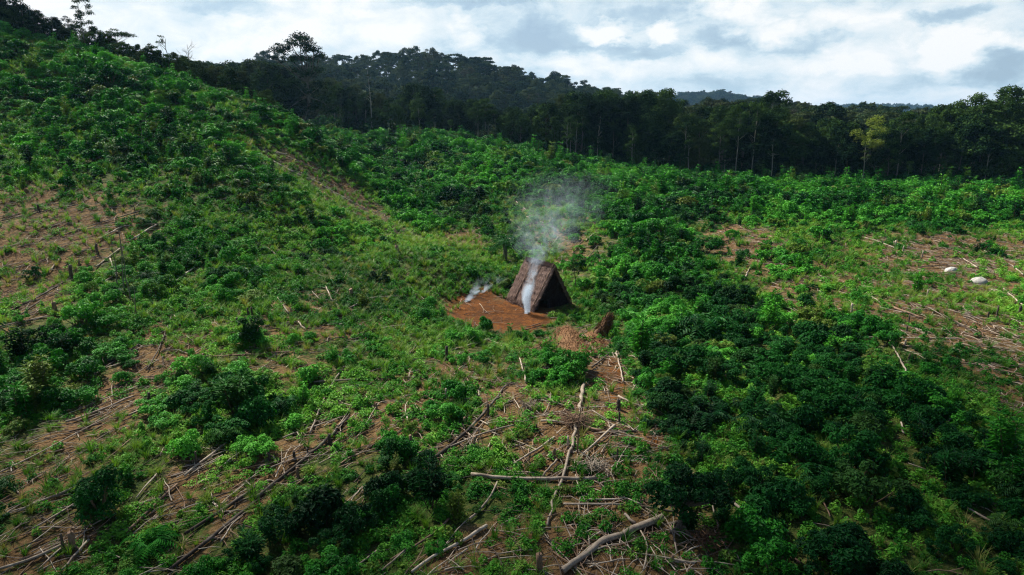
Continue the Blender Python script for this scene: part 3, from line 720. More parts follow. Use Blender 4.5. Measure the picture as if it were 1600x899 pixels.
# ------------------------------------------------------------------ shrubs
X, Y = candidates(29000, 15, 195, pw=1.65)
Z = H(X, Y); px, py = proj(X, Y, Z)
D = region(px, py, DENSE); B = region(px, py, BARE); yd = region(px, py, YARD)
nz = fbm(X / 5, Y / 5, 31) - .5
dens = 0.34 + 1.05 * D - 0.50 * B + nz * 1.0 + np.where((py < 300), .25, 0) - 1.6 * region(px, py, SPUR)
keep = in_clearing(X, Y, 24.0) & (rng.rand(len(X)) < np.clip(dens, 0.0, 1)) & (yd < .25) & (region(px, py, [(905, 540, 50, 26, 0, 1), (1506, 430, 40, 12, 0, 1)]) < .4)
X, Y, Z, px, py, D, B = [v[keep] for v in (X, Y, Z, px, py, D, B)]
n = len(X)
size = (0.27 + 0.62 * rng.rand(n) ** 1.9 + 0.72 * D * rng.rand(n) - 0.16 * B) * np.where(Y < 40, .92, 1.0)
big_ = rng.rand(n) < .05; size[big_] *= 1.45
size *= np.interp(Y, [60, 100, 150], [1.0, 1.25, 1.5])
size = np.clip(size, .22, 2.0)
pm = F / Y                                                     # picture size of a metre at each spot
clear_ = wood_gap(px, py - .45 * size * pm) > np.where(px > 1050, .40, .60) * size * pm
clear_ |= rng.rand(n) < .15 + .5 * D * (px > 1000)
X, Y, Z, px, py, D, B, size = [v[clear_] for v in (X, Y, Z, px, py, D, B, size)]; n = len(X)
# thin out overlaps
order = np.argsort(-size); cell = {}; ok = np.zeros(n, bool)
for q in order:
    cx, cy = int(X[q] // 2), int(Y[q] // 2); hit = False
    for a in (-1, 0, 1):
        for b_ in (-1, 0, 1):
            for p_ in cell.get((cx + a, cy + b_), ()):
                if (X[p_] - X[q]) ** 2 + (Y[p_] - Y[q]) ** 2 < ((0.36 - .10 * D[q]) * (size[p_] + size[q])) ** 2: hit = True; break
            if hit: break
        if hit: break
    if not hit: ok[q] = True; cell.setdefault((cx, cy), []).append(q)
X, Y, Z, px, py, D, B, size = [v[ok] for v in (X, Y, Z, px, py, D, B, size)]; n = len(X)
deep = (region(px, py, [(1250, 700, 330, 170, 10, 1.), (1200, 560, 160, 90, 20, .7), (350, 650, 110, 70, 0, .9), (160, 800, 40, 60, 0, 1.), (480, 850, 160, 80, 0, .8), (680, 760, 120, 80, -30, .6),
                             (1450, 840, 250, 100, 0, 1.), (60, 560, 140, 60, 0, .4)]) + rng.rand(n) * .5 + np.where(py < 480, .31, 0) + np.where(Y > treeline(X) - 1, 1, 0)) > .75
kinds = ['mound', 'bushy', 'mound', 'bushy', 'sapling', 'fern']
pickr = rng.choice(6, n, p=[.20, .23, .18, .18, .14, .07])
print('shrubs', n)

MARKS = [(400, 98, 'the low wooded ridge'), (525, 92, 'the hill foot tree gap'), (565, 82, 'the left hill shoulder'), (610, 76, 'the upper left hilltop'), (650, 72, 'the hilltop'), (700, 78, 'the right hilltop'), (750, 95, 'the right hill shoulder'), (800, 115, 'the falling flank'), (850, 132, 'the lower flank'), (900, 150, 'the saddle'), (600, 130, 'the mid forested slope'), (760, 140, 'the right forested slope'),
         (60, 90, 'the corner trees'), (134, 100, 'the tall crest tree'), (190, 110, 'the umbrella tree'), (225, 210, 'the pole-like sapling'), (338, 236, 'the hilltop stump'),
         (372, 240, 'the dark hillside sapling'), (280, 120, 'the bare crest trees'), (50, 260, 'the high left edge'), (120, 170, 'the shrubby upper hill'), (430, 235, 'the pale logs on the spur'), (520, 310, 'the striped spur side'),
         (150, 350, 'the longest charred log'), (60, 470, 'the thick charred log at left'), (196, 430, 'the three thin bare saplings'), (40, 600, 'the left edge thicket'), (200, 580, 'the bare strip'),
         (340, 640, 'the lower left clump'), (160, 780, 'the lone tall dark bush'), (60, 870, 'the bottom left corner log'), (320, 720, 'the grey log uphill'), (330, 840, 'the lowest charred log'),
         (470, 725, 'the long charred log'), (500, 630, 'the steep grey log'), (380, 558, 'the long level brown log'), (394, 500, 'the twin dark stakes'), (330, 420, 'the halfway bushes'), (440, 480, 'the pale sticks in the grass'),
         (600, 465, 'the pale bowed log'), (606, 514, 'the short pale log'), (620, 400, 'the rust-brown stump'), (560, 360, 'the spur foot'), (700, 560, 'the tall dark stump'), (735, 665, 'the thick charred log'), (600, 740, 'the lower middle clump'),
         (460, 850, 'the bottom clump'), (700, 860, 'the bleached white log'), (760, 787, 'the crooked grey branch'), (780, 493, 'the orange yard'), (845, 440, 'the hut'), (787, 385, 'the short palm'), (850, 340, 'the drifting smoke'),
         (905, 540, 'the wide straw heap'), (942, 510, 'the upright straw bundle'), (960, 590, 'the reddish track'), (897, 664, 'the twig tangle'), (885, 730, 'the long bent trunk'), (940, 790, 'the two parallel poles'), (960, 850, 'the thick bottom log'),
         (1066, 790, 'the small dark tree'), (1160, 810, 'the pale curved log'), (1088, 485, 'the pale snag'), (1140, 380, 'the upper brown patch'), (1165, 430, 'the pale stub'), (1000, 420, 'the upper thicket'), (1200, 600, 'the mid thicket'),
         (1050, 600, 'the thicket border'), (1250, 500, 'the clearing border bushes'), (1330, 495, 'the white split stub'), (1400, 385, 'the row of white stubs'), (1486, 424, 'the jagged white rock'), (1530, 440, 'the round white rock'),
         (1400, 547, 'the level pole'), (1584, 467, 'the pale forked log'), (1550, 580, 'the lowest brown log'), (1483, 660, 'the broken leaning pole'), (1520, 805, 'the thicket soil gap'), (1218, 725, 'the narrow soil gap'), (1340, 740, 'the thicket heart'),
         (1300, 860, 'the thicket bottom'), (1450, 870, 'the bottom right shrubs'), (1585, 760, 'the right edge thicket'), (1350, 200, 'the lime green tree'), (930, 240, 'the straight white trunk'), (890, 235, 'the crooked white trunk'),
         (1076, 255, 'the short white trunk'), (1133, 265, 'the hooked white trunk'), (1206, 260, 'the pale left trunk'), (1535, 240, 'the grey branching trunk'), (1450, 300, 'the darkest forest foot'), (1200, 320, 'the green forest foot'),
         (1000, 320, 'the green hollow'), (700, 300, 'the upper green hollow'), (640, 320, 'the tall spur shrubs'), (585, 180, 'the tall pale bare tree'), (480, 130, 'the big spreading tree'), (690, 210, 'the paired pale trunks'), (1080, 160, 'the far hill gap'), (1300, 190, 'the treetop dip')]
_mx = np.array([m_[0] for m_ in MARKS]); _my = np.array([m_[1] for m_ in MARKS])


def zone(x, y):
    """where a plant stands, told by the nearest thing one can find"""
    k = int(np.argmin((_mx - x) ** 2 + ((_my - y) * 1.5) ** 2)); dx, dy = x - _mx[k], (y - _my[k]) * 1.5
    if math.hypot(dx, dy) < 14: w_ = 'right at'
    elif abs(dx) > abs(dy) * 1.6: w_ = 'to the right of' if dx > 0 else 'to the left of'
    elif dy < 0: w_ = 'behind' if abs(dx) < abs(dy) * .6 else ('behind and right of' if dx > 0 else 'behind and left of')
    else: w_ = 'in front of' if abs(dx) < abs(dy) * .6 else ('below and right of' if dx > 0 else 'below and left of')
    return w_ + ' ' + MARKS[k][2]


inframe = (px > -10) & (px < 1610) & (py > 40) & (py < 930)
sc_ = np.where(inframe, size / Y, 0); top = np.argsort(-sc_)[:290]; istop = np.zeros(n, bool); istop[top] = True
for v, fr in ((False, 0), (True, 0), (False, 1), (True, 1)):        # the loose mass: light and deep leaved, near and far
    protos = []
    for k in range(12):
        f_, s_ = shrub_proto(100 + k + 20 * v, kinds[k % 6], 1.9 if fr else 1.0)
        b = MB()
        for src, mi in ((f_, 0), (s_, 1)):
            off = b.n
            b.V += src.V; b.T += src.T; b.sm += src.sm; b.M += [m_ * 0 + mi for m_ in src.M]; b.Fc += [q + off for q in src.Fc]; b.n += src.n
        protos.append(b)
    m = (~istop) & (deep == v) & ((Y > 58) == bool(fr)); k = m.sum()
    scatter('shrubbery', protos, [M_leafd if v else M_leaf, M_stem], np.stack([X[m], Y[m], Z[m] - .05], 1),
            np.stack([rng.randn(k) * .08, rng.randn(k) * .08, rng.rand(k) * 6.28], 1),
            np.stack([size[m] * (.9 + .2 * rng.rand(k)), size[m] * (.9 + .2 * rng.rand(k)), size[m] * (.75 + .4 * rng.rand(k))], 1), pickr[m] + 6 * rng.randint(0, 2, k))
nk = ['rounded shrub', 'knobbly shrub', 'broad rounded shrub', 'loose shrub', 'upright leafy sapling', 'arching fern']
nc = ['shrub', 'shrub', 'shrub', 'shrub', 'sapling', 'fern']; nn = ['shrub', 'shrub', 'shrub', 'shrub', 'sapling', 'fern']
first = {}
for q in top:
    k = pickr[q]; v = bool(deep[q]); key = (k, v); s = float(size[q])
    if key not in first:
        f_, s_ = shrub_proto(300 + k + 20 * v, kinds[k])
        e = bpy.data.objects.new(nn[k], None); COL.objects.link(e); e.empty_display_size = .2
        link('foliage', f_.mesh('foliage', [M_leafd if v else M_leaf]), e); link('stem', s_.mesh('stem', [M_stem]), e)
        first[key] = e; e.location = (X[q], Y[q], Z[q] - .05); e.rotation_euler = (0, 0, rng.rand() * 6); e.scale = (s, s, s * .95)
    else:
        e = dup(first[key], (X[q], Y[q], Z[q] - .05), rng.rand() * 6.28, (s * (.9 + .2 * rng.rand()), s * (.9 + .2 * rng.rand()), s * (.75 + .4 * rng.rand())))
    zn = zone(px[q], py[q]); sw = 'big' if s > 1.05 else ('middle-sized' if s > .7 else 'small')
    tag(e, f"{sw} {'dark' if v else 'bright'} {nk[k]} {zn}", nc[k], f"{nn[k]}s {zn}")


# ------------------------------------------------------------------ low growth
def tuft(r, n=46, h=.45, sp=.25, w=.022, arch=.5):
    b = MB(); th = r.rand(n) * 6.28; hh = h * (.5 + .7 * r.rand(n)); s = r.rand(n) * sp
    base = np.stack([np.cos(th) * s * .3, np.sin(th) * s * .3, np.zeros(n) - .02], 1); d = np.stack([np.cos(th), np.sin(th), np.zeros(n)], 1)
    side = np.stack([-np.sin(th), np.cos(th), np.zeros(n)], 1); prev = base; pw = np.full(n, w)
    V = [base - side * w / 2, base + side * w / 2]
    for u in (.55, 1.0):
        c_ = base + d * (hh * arch * u * u)[:, None] + np.array([0, 0, 1]) * (hh * u * (1 - .25 * u))[:, None]
        ww = w * (1 - .85 * u) + .002; V += [c_ - side * ww / 2, c_ + side * ww / 2]
    V = np.stack(V, 1); base_i = np.arange(n)[:, None] * 6
    Fq = np.concatenate([base_i + np.array([[0, 1, 3, 2]]), base_i + np.array([[2, 3, 5, 4]])])
    b.add(V.reshape(-1, 3), Fq, np.repeat(.2 + .6 * r.rand(n), 6)); return b


def herb(r, n=90, R_=.3, h=.25, L=.10):
    b = MB(); a = r.rand(n) * 6.28; d = R_ * np.sqrt(r.rand(n)); C = np.stack([np.cos(a) * d, np.sin(a) * d, h * (.15 + .85 * r.rand(n)) * (1 - (d / R_) ** 2 * .6)], 1)
    N = unit(np.stack([np.cos(a) * .4, np.sin(a) * .4, np.ones(n)], 1) + r.randn(n, 3) * .4); A = unit(np.cross(N, r.randn(n, 3)))
    s = .6 + .8 * r.rand(n); b.leaves(C, A, N, L * s, L * .5 * s, .2 + .7 * r.rand(n)); return b


def low(name, protos, mats, ncand, y1, fn, smin, smax, pw=1.2, rotz=None):
    X, Y = candidates(ncand, 15, y1, 10, pw); Z = H(X, Y); px, py = proj(X, Y, Z)
    D = region(px, py, DENSE); B = region(px, py, BARE); yd = np.maximum(region(px, py, YARD), region(px, py, TRACK) * 1.4)
    nz = .55 * (fbm(X / 2.2, Y / 2.2, 77 + len(name)) - .5) + .7 * (fbm(X / 7, Y / 7, 55 + len(name)) - .5)
    B = np.maximum(B, 1.25 * region(px, py, SPUR)); B = B + .5 * (wood_gap(px, py - .1 * F / Y) < .22 * F / Y)
    k = in_clearing(X, Y) & (rng.rand(ncand) < fn(D, B, nz, px, py)) & (yd < .3 + .35 * rng.rand(ncand))
    X, Y, Z = X[k], Y[k], Z[k]; n = len(X); s = (smin + (smax - smin) * rng.rand(n)) * np.interp(Y, [20, 60, 160], [.9, 1.15, 1.7]); print(name, n)
    scatter(name, protos, mats, np.stack([X, Y, Z - .02], 1), np.stack([rng.randn(n) * .12, rng.randn(n) * .12, rng.rand(n) * 6.28], 1),
            np.stack([s, s, s * (.8 + .4 * rng.rand(n))], 1), rng.randint(0, len(protos), n))


r = np.random.RandomState(5)
low('low_plants', [herb(r, 110, .34, .3, .11), herb(r, 80, .26, .4, .14), herb(r, 130, .42, .22, .09), herb(r, 60, .2, .5, .16)], [M_herb], 115000, 165,
    lambda D, B, nz, px, py: np.clip(.62 - .68 * B + nz * 1.9 - .05 * D, .03, 1), .6, 1.25, 1.25)
low('grass', [tuft(r), tuft(r, 60, .6, .3), tuft(r, 40, .3, .35, .03, .8), tuft(r, 30, .8, .2)], [M_grass], 60000, 140,
    lambda D, B, nz, px, py: np.clip(.5 - .35 * B - .5 * D - nz * 1.2 + .7 * region(px, py, [(650, 410, 110, 60, 0, 1), (540, 520, 160, 70, 0, .35), (480, 290, 130, 40, 30, 1.), (700, 530, 60, 30, 0, 1)]), .05, 1), .6, 1.3, 1.25)


# ------------------------------------------------------------------ fallen wood
def stick(r, L=1.0, rad=.018, bend=.12, fork=False):
    b = MB(); u = np.linspace(0, 1, 5)
    p = np.stack([(u - .5) * L, np.sin(u * 3.14) * bend * r.randn() * L, .03 + np.abs(np.sin(u * 3.14)) * .08 * L * r.rand()], 1) + r.randn(5, 3) * .02 * L
    b.tube(p, np.linspace(rad, rad * .4, 5), 5, r.rand(), caps=False)
    if fork:
        q = p[2]; e = q + np.array([.3 * L, .25 * L * r.choice([-1, 1]), .08 * L]); b.tube([q, (q + e) / 2 + r.randn(3) * .02, e], [rad * .7, rad * .5, rad * .3], 5, r.rand(), caps=False)
    return b


def tilt(X, Y, th):
    e = .4; return -np.arctan((H(X + np.cos(th) * e, Y + np.sin(th) * e) - H(X - np.cos(th) * e, Y - np.sin(th) * e)) / (2 * e))


def lie_angle(px, py, r_):
    """heading of felled wood: across the left slope, down the right one, anyhow in the middle"""
    base = np.where(px < 640, R(48), np.where(px > 1150, R(-52), R(80))); spread = np.where(px < 640, .38, np.where(px > 1150, .5, 1.3))
    return base + r_ * spread


for nm, mat, nc_, sm in (('twig_litter', 'grey', 90000, 1.), ('dead_leaf_litter', 'straw', 0, 1.)):
    if nc_ == 0: continue
    X, Y = candidates(nc_, 15, 110, 8, 1.2); Z = H(X, Y); px, py = proj(X, Y, Z); B = region(px, py, BARE); D = region(px, py, DENSE)
    k = in_clearing(X, Y) & (rng.rand(nc_) < np.clip(.13 + .85 * B - .3 * D + .8 * region(px, py, SPUR), .01, 1)) & (rng.rand(nc_) < 1 - .93 * np.clip(region(px, py, YARD) * 1.6, 0, 1))
    X, Y, Z, px, py = [v[k] for v in (X, Y, Z, px, py)]; n = len(X); th = lie_angle(px, py, rng.randn(n)) ; loose = rng.rand(n) < .35; th = np.where(loose, rng.rand(n) * 6.28, th)
    s = .22 + 2.0 * rng.rand(n) ** 3.2; print(nm, n)
    r = np.random.RandomState(8)
    mats = [M_log['pale'], M_log['grey'], M_log['brown'], M_log['dark']]; protos = []
    for q in range(12):
        pb = stick(r, 1.0, .016 + .014 * r.rand(), fork=q % 3 == 0); pb.M = [m_ * 0 + q % 4 for m_ in pb.M]; protos.append(pb)
    scatter(nm, protos, mats, np.stack([X, Y, Z + .04], 1), np.stack([np.zeros(n), tilt(X, Y, th), th], 1), np.stack([s, np.clip(s, .5, 1.0), np.clip(s, .5, 1.0)], 1), rng.randint(0, 12, n))


def log_mesh(pts, r0, r1, tone, r, k=8, wob=.12, branches=()):
    b = MB(); pts = np.asarray(pts, float); n = max(6, int(np.linalg.norm(pts[-1] - pts[0]) / .5) + 2)
    seg = np.r_[0, np.cumsum(np.linalg.norm(np.diff(pts, axis=0), axis=1))]; u = np.linspace(0, seg[-1], n)
    q = np.stack([np.interp(u, seg, pts[:, i]) for i in range(3)], 1)
    if n > 4: q[1:-1] = (q[:-2] + 2 * q[1:-1] + q[2:]) / 4
    q += np.stack([r.randn(n), r.randn(n), r.randn(n) * .4], 1) * min(.05, r0 * .4)
    b.tube(q, np.linspace(r0, r1, n), k, mat=0, wob=wob, r=r)
    for (f0, an, ln) in branches:                                  # broken side limbs
        i_ = int(f0 * (n - 1)); d = unit(q[min(i_ + 1, n - 1)] - q[max(i_ - 1, 0)]); sd_ = np.array([-d[1], d[0], .35]); e = q[i_] + (d * math.cos(an) + sd_ * math.sin(an)) * ln
        rr = (r0 + (r1 - r0) * f0) * .55; b.tube([q[i_], (q[i_] + e) / 2 + r.randn(3) * .05 * ln, e], [rr, rr * .7, rr * .35], 6, wob=wob, r=r)
    return b


def gpt(px, py, lift=.1):
    g_ = ground(px, py); return None if g_ is None else g_ + np.array([0, 0, lift])


r = np.random.RandomState(3); lognum = 0
for (path, r0, r1, tone, nm, lab) in LOGS:
    pts = [gpt(x, y, .12) for x, y in path]
    if any(p is None for p in pts): print('skip', lab); continue
    pts = np.array(pts); dd = np.linalg.norm(pts[-1] - pts[0])
    br = [(r.uniform(.3, .8), r.choice([-1, 1]) * r.uniform(.5, 1.0), dd * r.uniform(.12, .25)) for _ in range(r.randint(0, 3))] if nm == 'fallen_log' else []
    c0 = pts.mean(0); o = link(nm, log_mesh(pts - c0, r0 * (.56 if tone == 'dark' else .85), r1 * (.56 if tone == 'dark' else .85), tone, r, branches=br).mesh(nm, [M_log[tone]]), loc=c0)
    tag(o, lab, 'branch' if 'branch' in nm else ('log' if nm == 'log' else 'trunk'), 'felled trunks, logs and branches on the ground'); lognum += 1
# smaller felled poles: one mesh per shape, copied
lp = []
for k in range(10):
    tone = ['grey', 'pale', 'brown', 'dark', 'grey'][k % 5]; L = 1.0
    u = np.linspace(-.5, .5, 5); p = np.stack([u, np.sin(u * 5 + k) * .03, np.zeros(5)], 1)
    lp.append((tone, log_mesh(p * 3.2, .034, .016, tone, r, branches=[(r.uniform(.3, .8), r.choice([-1, 1]) * .7, .5)] if k % 2 else []).mesh('fallen_branch', [M_log[tone]])))
zn_log = [(lambda x, y: x < 430 and y < 470, 'on the bare upper part of the left slope'), (lambda x, y: x < 330, 'on the lower left slope'),
          (lambda x, y: y < 440 and x < 1050, 'in the rubble behind the hut'), (lambda x, y: x > 1050 and y < 640, 'on the right-hand clearing'),
          (lambda x, y: x > 1000, 'at the border of the dark thicket'), (lambda x, y: y < 600, 'in the grass around the hut yard'), (lambda x, y: True, 'on the near soil around the long bent trunk')]
cnt = 0; X, Y = candidates(9000, 17, 96, 0, 1.3); Z = H(X, Y); px, py = proj(X, Y, Z); B = region(px, py, BARE)
for q in range(len(X)):
    if cnt >= 185: break
    if not (0 < px[q] < 1600 and py[q] < 895) or B[q] < .45 or rng.rand() > B[q] ** 2 or region(px[q], py[q], YARD) > .2: continue
    if at_hut(X[q], Y[q], 1.2): continue
    tone, me = lp[rng.randint(10)]; th = float(lie_angle(px[q], py[q], rng.randn())); s = .45 + .75 * rng.rand() ** 1.5
    o = link('fallen_branch', me, loc=(X[q], Y[q], Z[q] + .10)); o.rotation_euler = (0, float(tilt(X[q], Y[q], th)[0]), th); o.scale = (s, .9, .9)
    if px[q] < 640 and tone != 'pale' and rng.rand() < .6: s *= 2.0; o.scale = (s, 1.1, 1.1); th += 0
    w_ = {'grey': 'weathered grey', 'pale': 'bleached pale', 'brown': 'bark-brown', 'dark': 'charred black'}[tone]
    zl = next(s_ for f_, s_ in zn_log if f_(px[q], py[q])); tag(o, f"{'short' if s < .7 else ('slender' if s < 1.3 else 'very long thin')} {w_} branch {zone(px[q], py[q])}", 'branch', 'small branches ' + zl); cnt += 1

# stumps and standing stakes
def stump_mesh(r, h, rad, tone):
    b = MB(); n = 5; z = np.linspace(-.1, h, n); p = np.stack([r.randn(n) * rad * .12, r.randn(n) * rad * .12, z], 1)
    b.tube(p, rad * np.array([1.5, 1.1, 1.0, .95, .85]), 8, wob=.1, r=r)
    for a in r.rand(3) * 6.28: b.tube([(0, 0, .12), (math.cos(a) * rad * 1.8, math.sin(a) * rad * 1.8, .03), (math.cos(a) * rad * 3, math.sin(a) * rad * 3, -.05)], [rad * .5, rad * .35, rad * .12], 6, wob=.1, r=r)
    a = r.rand() * 6.28; b.tube([(math.cos(a) * rad * .5, math.sin(a) * rad * .5, h - .05), (math.cos(a) * rad * .6, math.sin(a) * rad * .6, h + rad * 1.2)], [rad * .3, rad * .05], 6)   # torn splinter
    return b


ST = [(114, 856, 1.0, .14, 'brown', 'brown stump beside the corner trunk at bottom left'), (276, 708, .9, .09, 'dark', 'dark stump under the big bushes at lower left'),
      (234, 628, .8, .09, 'dark', 'dark stump at the right end of the bare strip'), (698, 564, 1.5, .11, 'dark', 'tall dark stump left below the orange yard'),
      (515, 694, .8, .10, 'dark', 'dark stump standing at the long charred trunk'), (421, 720, .6, .09, 'dark', 'leftmost dark stump above the long charred trunk'),
      (460, 718, .6, .08, 'dark', 'small dark stump above the long charred trunk'), (642, 696, .8, .10, 'brown', 'brown stump above the shrubs below the grassy middle'),
      (152, 397, 1.3, .12, 'dark', 'tall dark stump in the middle of the bare left slope'), (112, 436, 1.7, .16, 'dark', 'thick charred stump with leaves right of the charred trunk'),
      (60, 330, 1.0, .12, 'dark', 'dark stump near the topmost charred trunk'), (86, 488, 1.1, .17, 'brown', 'red-brown stump above the left edge bushes'),
      (55, 440, .9, .10, 'dark', 'dark stump amid thin grass at left'), (388, 497, 1.1, .08, 'dark', 'left one of twin dark stakes at the slope foot'),
      (394, 494, 1.0, .08, 'dark', 'right one of twin dark stakes at the slope foot'), (371, 508, .8, .10, 'dark', 'dark stump left of the twin stakes'),
      (741, 700, .9, .08, 'brown', 'brown stake right of the thick charred trunk'), (966, 640, .9, .13, 'dark', 'dark stump by the bleached pole on the track'),
      (866, 716, .8, .09, 'brown', 'brown stump between branch and long bent trunk'), (843, 896, 1.2, .15, 'brown', 'brown stump at the bottom edge under the long trunk tip'),
      (1378, 385, .9, .10, 'dark', 'dark stump above the white rocks'), (1399, 384, .9, .10, 'pale', 'first white stub above the white rocks'),
      (1411, 394, 1.0, .09, 'pale', 'second white stub above the white rocks'), (1441, 402, .9, .09, 'pale', 'third white stub nearest the jagged rock'),
      (1330, 490, 1.2, .09, 'pale', 'white split stub at the left of the right clearing'), (1330, 505, .8, .08, 'pale', 'low white stub beneath the split one'),
      (1414, 541, .7, .08, 'pale', 'low pale stub on the level pole'), (1420, 567, .9, .10, 'dark', 'dark stump below the level pole'),
      (1593, 492, 1.1, .13, 'dark', 'dark stump at the right edge under the forked trunk'), (1557, 497, 1.5, .08, 'dark', 'thin tall dark stake right of the clearing'),
      (1088, 498, 1.5, .07, 'pale', 'pale forked snag sticking out of the thicket'), (620, 396, 1.2, .22, 'brown', 'rust-brown stump in the tall grass left of the hut'),
      (549, 463, .9, .20, 'brown', 'brown stump above the bowed pale trunk'), (1065, 380, .8, .10, 'dark', 'dark stump left of the thick trunk on the brown patch'),
      (338, 236, 1.2, .16, 'dark', 'dark stump high on the left hill'), (424, 308, 1.2, .10, 'dark', 'dark stake beside the trunks on the spur')]
for (x, y, h_, rad, tone, lab) in ST:
    g_ = ground(x, y)
    if g_ is None: print('skip', lab); continue
    tag(link('stake' if 'stake' in lab else 'tree_stump', stump_mesh(r, h_ * .62, rad * .8, tone).mesh('tree_stump', [M_log[tone]]), loc=g_), lab, 'stump', 'stumps left standing')
sm_ = [(tn, stump_mesh(r, h_, rd, tn).mesh('tree_stump', [M_log[tn]])) for tn, h_, rd in (('dark', .6, .07), ('dark', .8, .06), ('brown', .5, .08), ('grey', .7, .06))]
cnt = 0
for q in rng.permutation(len(X)):
    if cnt >= 70: break
    if not (0 < px[q] < 1600 and py[q] < 895) or B[q] < .3 or region(px[q], py[q], YARD) > .2 or at_hut(X[q], Y[q], 1.2): continue
    tn, me = sm_[rng.randint(4)]; s = .45 + .5 * rng.rand(); zl = next(s_ for f_, s_ in zn_log if f_(px[q], py[q]))
    o = link('tree_stump', me, loc=(X[q], Y[q], Z[q]), rz=rng.rand() * 6, scl=s); tag(o, f"thin {dict(dark='charred', brown='brown', grey='grey')[tn]} stump {zone(px[q], py[q])}", 'stump', 'small stumps ' + zl); cnt += 1


# ------------------------------------------------------------------ hut
def hut():
    r = np.random.RandomState(42)
    a = R(35); g = np.array([math.cos(a), math.sin(a), 0]); d = np.array([-math.sin(a), math.cos(a), 0])
    A = np.array([1.72, 54.0, 0.0]); Wd = 3.95; Ln = 3.6
    B = A + g * Wd; apex = A + g * Wd / 2; apex[2] = 3.65
    root = bpy.data.objects.new('thatched_hut', None); COL.objects.link(root); root.location = tuple(A + g * Wd / 2 + d * Ln / 2 - np.array([0, 0, 0]))
    O = np.array(root.location)
    tag(root, 'steep A-frame hut thatched with brown palm leaves beside the smoking orange yard', 'hut')
    def slope(name, e0, e1, r0_, r1_, out):
        """thatch slab between eave e0-e1 and ridge r0_-r1_"""
        b = MB(); nu, nv = 26, 18; U, V_ = np.meshgrid(np.linspace(0, 1, nu), np.linspace(0, 1, nv), indexing='ij')
        def pt(u, v): return (e0 * (1 - u) + e1 * u) * (1 - v) + (r0_ * (1 - u) + r1_ * u) * v
        p3 = np.array([[pt(u, v) for v in V_[0]] for u in U[:, 0]]); p3 += out * ((r.rand(nu, nv, 1) - .5) * .12 - (.16 * np.sin(np.pi * U) * np.sin(np.pi * V_))[..., None]); p3[..., 2] -= .14 * np.sin(np.pi * U) * V_
        q = p3 - out * .16; i, j = np.meshgrid(np.arange(nu - 1), np.arange(nv - 1), indexing='ij')
        Fq = np.stack([i * nv + j, (i + 1) * nv + j, (i + 1) * nv + j + 1, i * nv + j + 1], -1).reshape(-1, 4)
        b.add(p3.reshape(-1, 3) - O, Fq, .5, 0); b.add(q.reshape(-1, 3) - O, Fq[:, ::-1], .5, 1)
        # leaf courses: five overlapping rows of hanging palm strips
        down = unit(e0 - r0_); along = unit(e1 - e0)
        for row in range(7):
            n = 640; u = r.rand(n) * 1.06 - .03; v = (row + .9 + .35 * r.rand(n)) / 7.3
            C = np.array([pt(u_, v_) for u_, v_ in zip(u, v)]) + out * (.05 + .15 * ((row + .9 + .35 * r.rand(n)) / 7.3 - v + .02) * 6 + .06 * r.rand(n))[:, None] + down * .14
            D_ = unit(down + along * (r.randn(n) * .34)[:, None] + out * (.26 * r.rand(n) - .04)[:, None])
            b.leaves(C - O, D_, np.tile(out, (n, 1)) + r.randn(n, 3) * .25, .50 + .3 * r.rand(n), .035 + .03 * r.rand(n), r.rand(n), 0, .05)
        # fringe hanging past the eave
        n = 420; u = r.rand(n) * 1.08 - .04; C = np.array([pt(u_, .01) for u_ in u]) + out * (.12 * r.rand(n) - .06)[:, None] + down * (.16 * r.rand(n))[:, None]
        b.leaves(C - O, unit(down + np.array([0, 0, -.5]) + r.randn(n, 3) * .3), np.tile(out, (n, 1)) + r.randn(n, 3) * .3, .35 + .3 * r.rand(n), .045, r.rand(n), 0)
        # ragged verge at the front gable
        n = 260; v = r.rand(n); C = np.array([pt(-.01, v_) for v_ in v]) - out * (.1 * r.rand(n))[:, None]
        b.leaves(C - O, unit(down + r.randn(n, 3) * .4), r.randn(n, 3), .35, .06, r.rand(n), 0)
        return link(name, b.mesh(name, [M_thatch, M_thatchd]), root)
    up = np.array([0, 0, 1.]); back = d * Ln
    eL0 = A + up * .12; eL1 = A + back + up * .45; rF = apex - d * .25; rB = apex + back
    eR0 = B + up * .30; eR1 = B + back + up * .5
    nL = unit(np.cross(rF - eL0, eL1 - eL0)); nL = nL if nL[2] > 0 else -nL
    nR = unit(np.cross(rF - eR0, eR1 - eR0)); nR = nR if nR[2] > 0 else -nR
    slope('roof', eL0, eL1, rF, rB, nL); slope('roof', eR0, eR1, rF, rB, nR)
    b = MB(); n = 460; u = r.rand(n); sg = r.choice([-1, 1], n)
    C = rF + (rB - rF) * u[:, None] + up * .10 + g * (sg * .12)[:, None]
    b.leaves(C - O, unit(g * sg[:, None] * .7 - up * .6 + r.randn(n, 3) * .25), np.tile(up, (n, 1)) + g * sg[:, None], .5, .08, r.rand(n))
    b.tube(np.array([rF - d * .1 + up * .06, (rF + rB) / 2 + up * .1, rB + up * .05]) - O, [.09, .1, .09], 8)
    link('ridge_cap', b.mesh('ridge_cap', [M_thatch]), root)
    for u in (.02, .40, .72):                                       # poles weighting the thatch
        e = eL0 + (eL1 - eL0) * u + nL * .17; t_ = rF + (rB - rF) * u + nL * .17
        link('batten', MB().tube(np.array([e, (e + t_) / 2, t_ + (t_ - e) * .05]) - O, [.035, .035, .03], 6, wob=.1, r=r).mesh('batten', [M_log['brown']]), root)
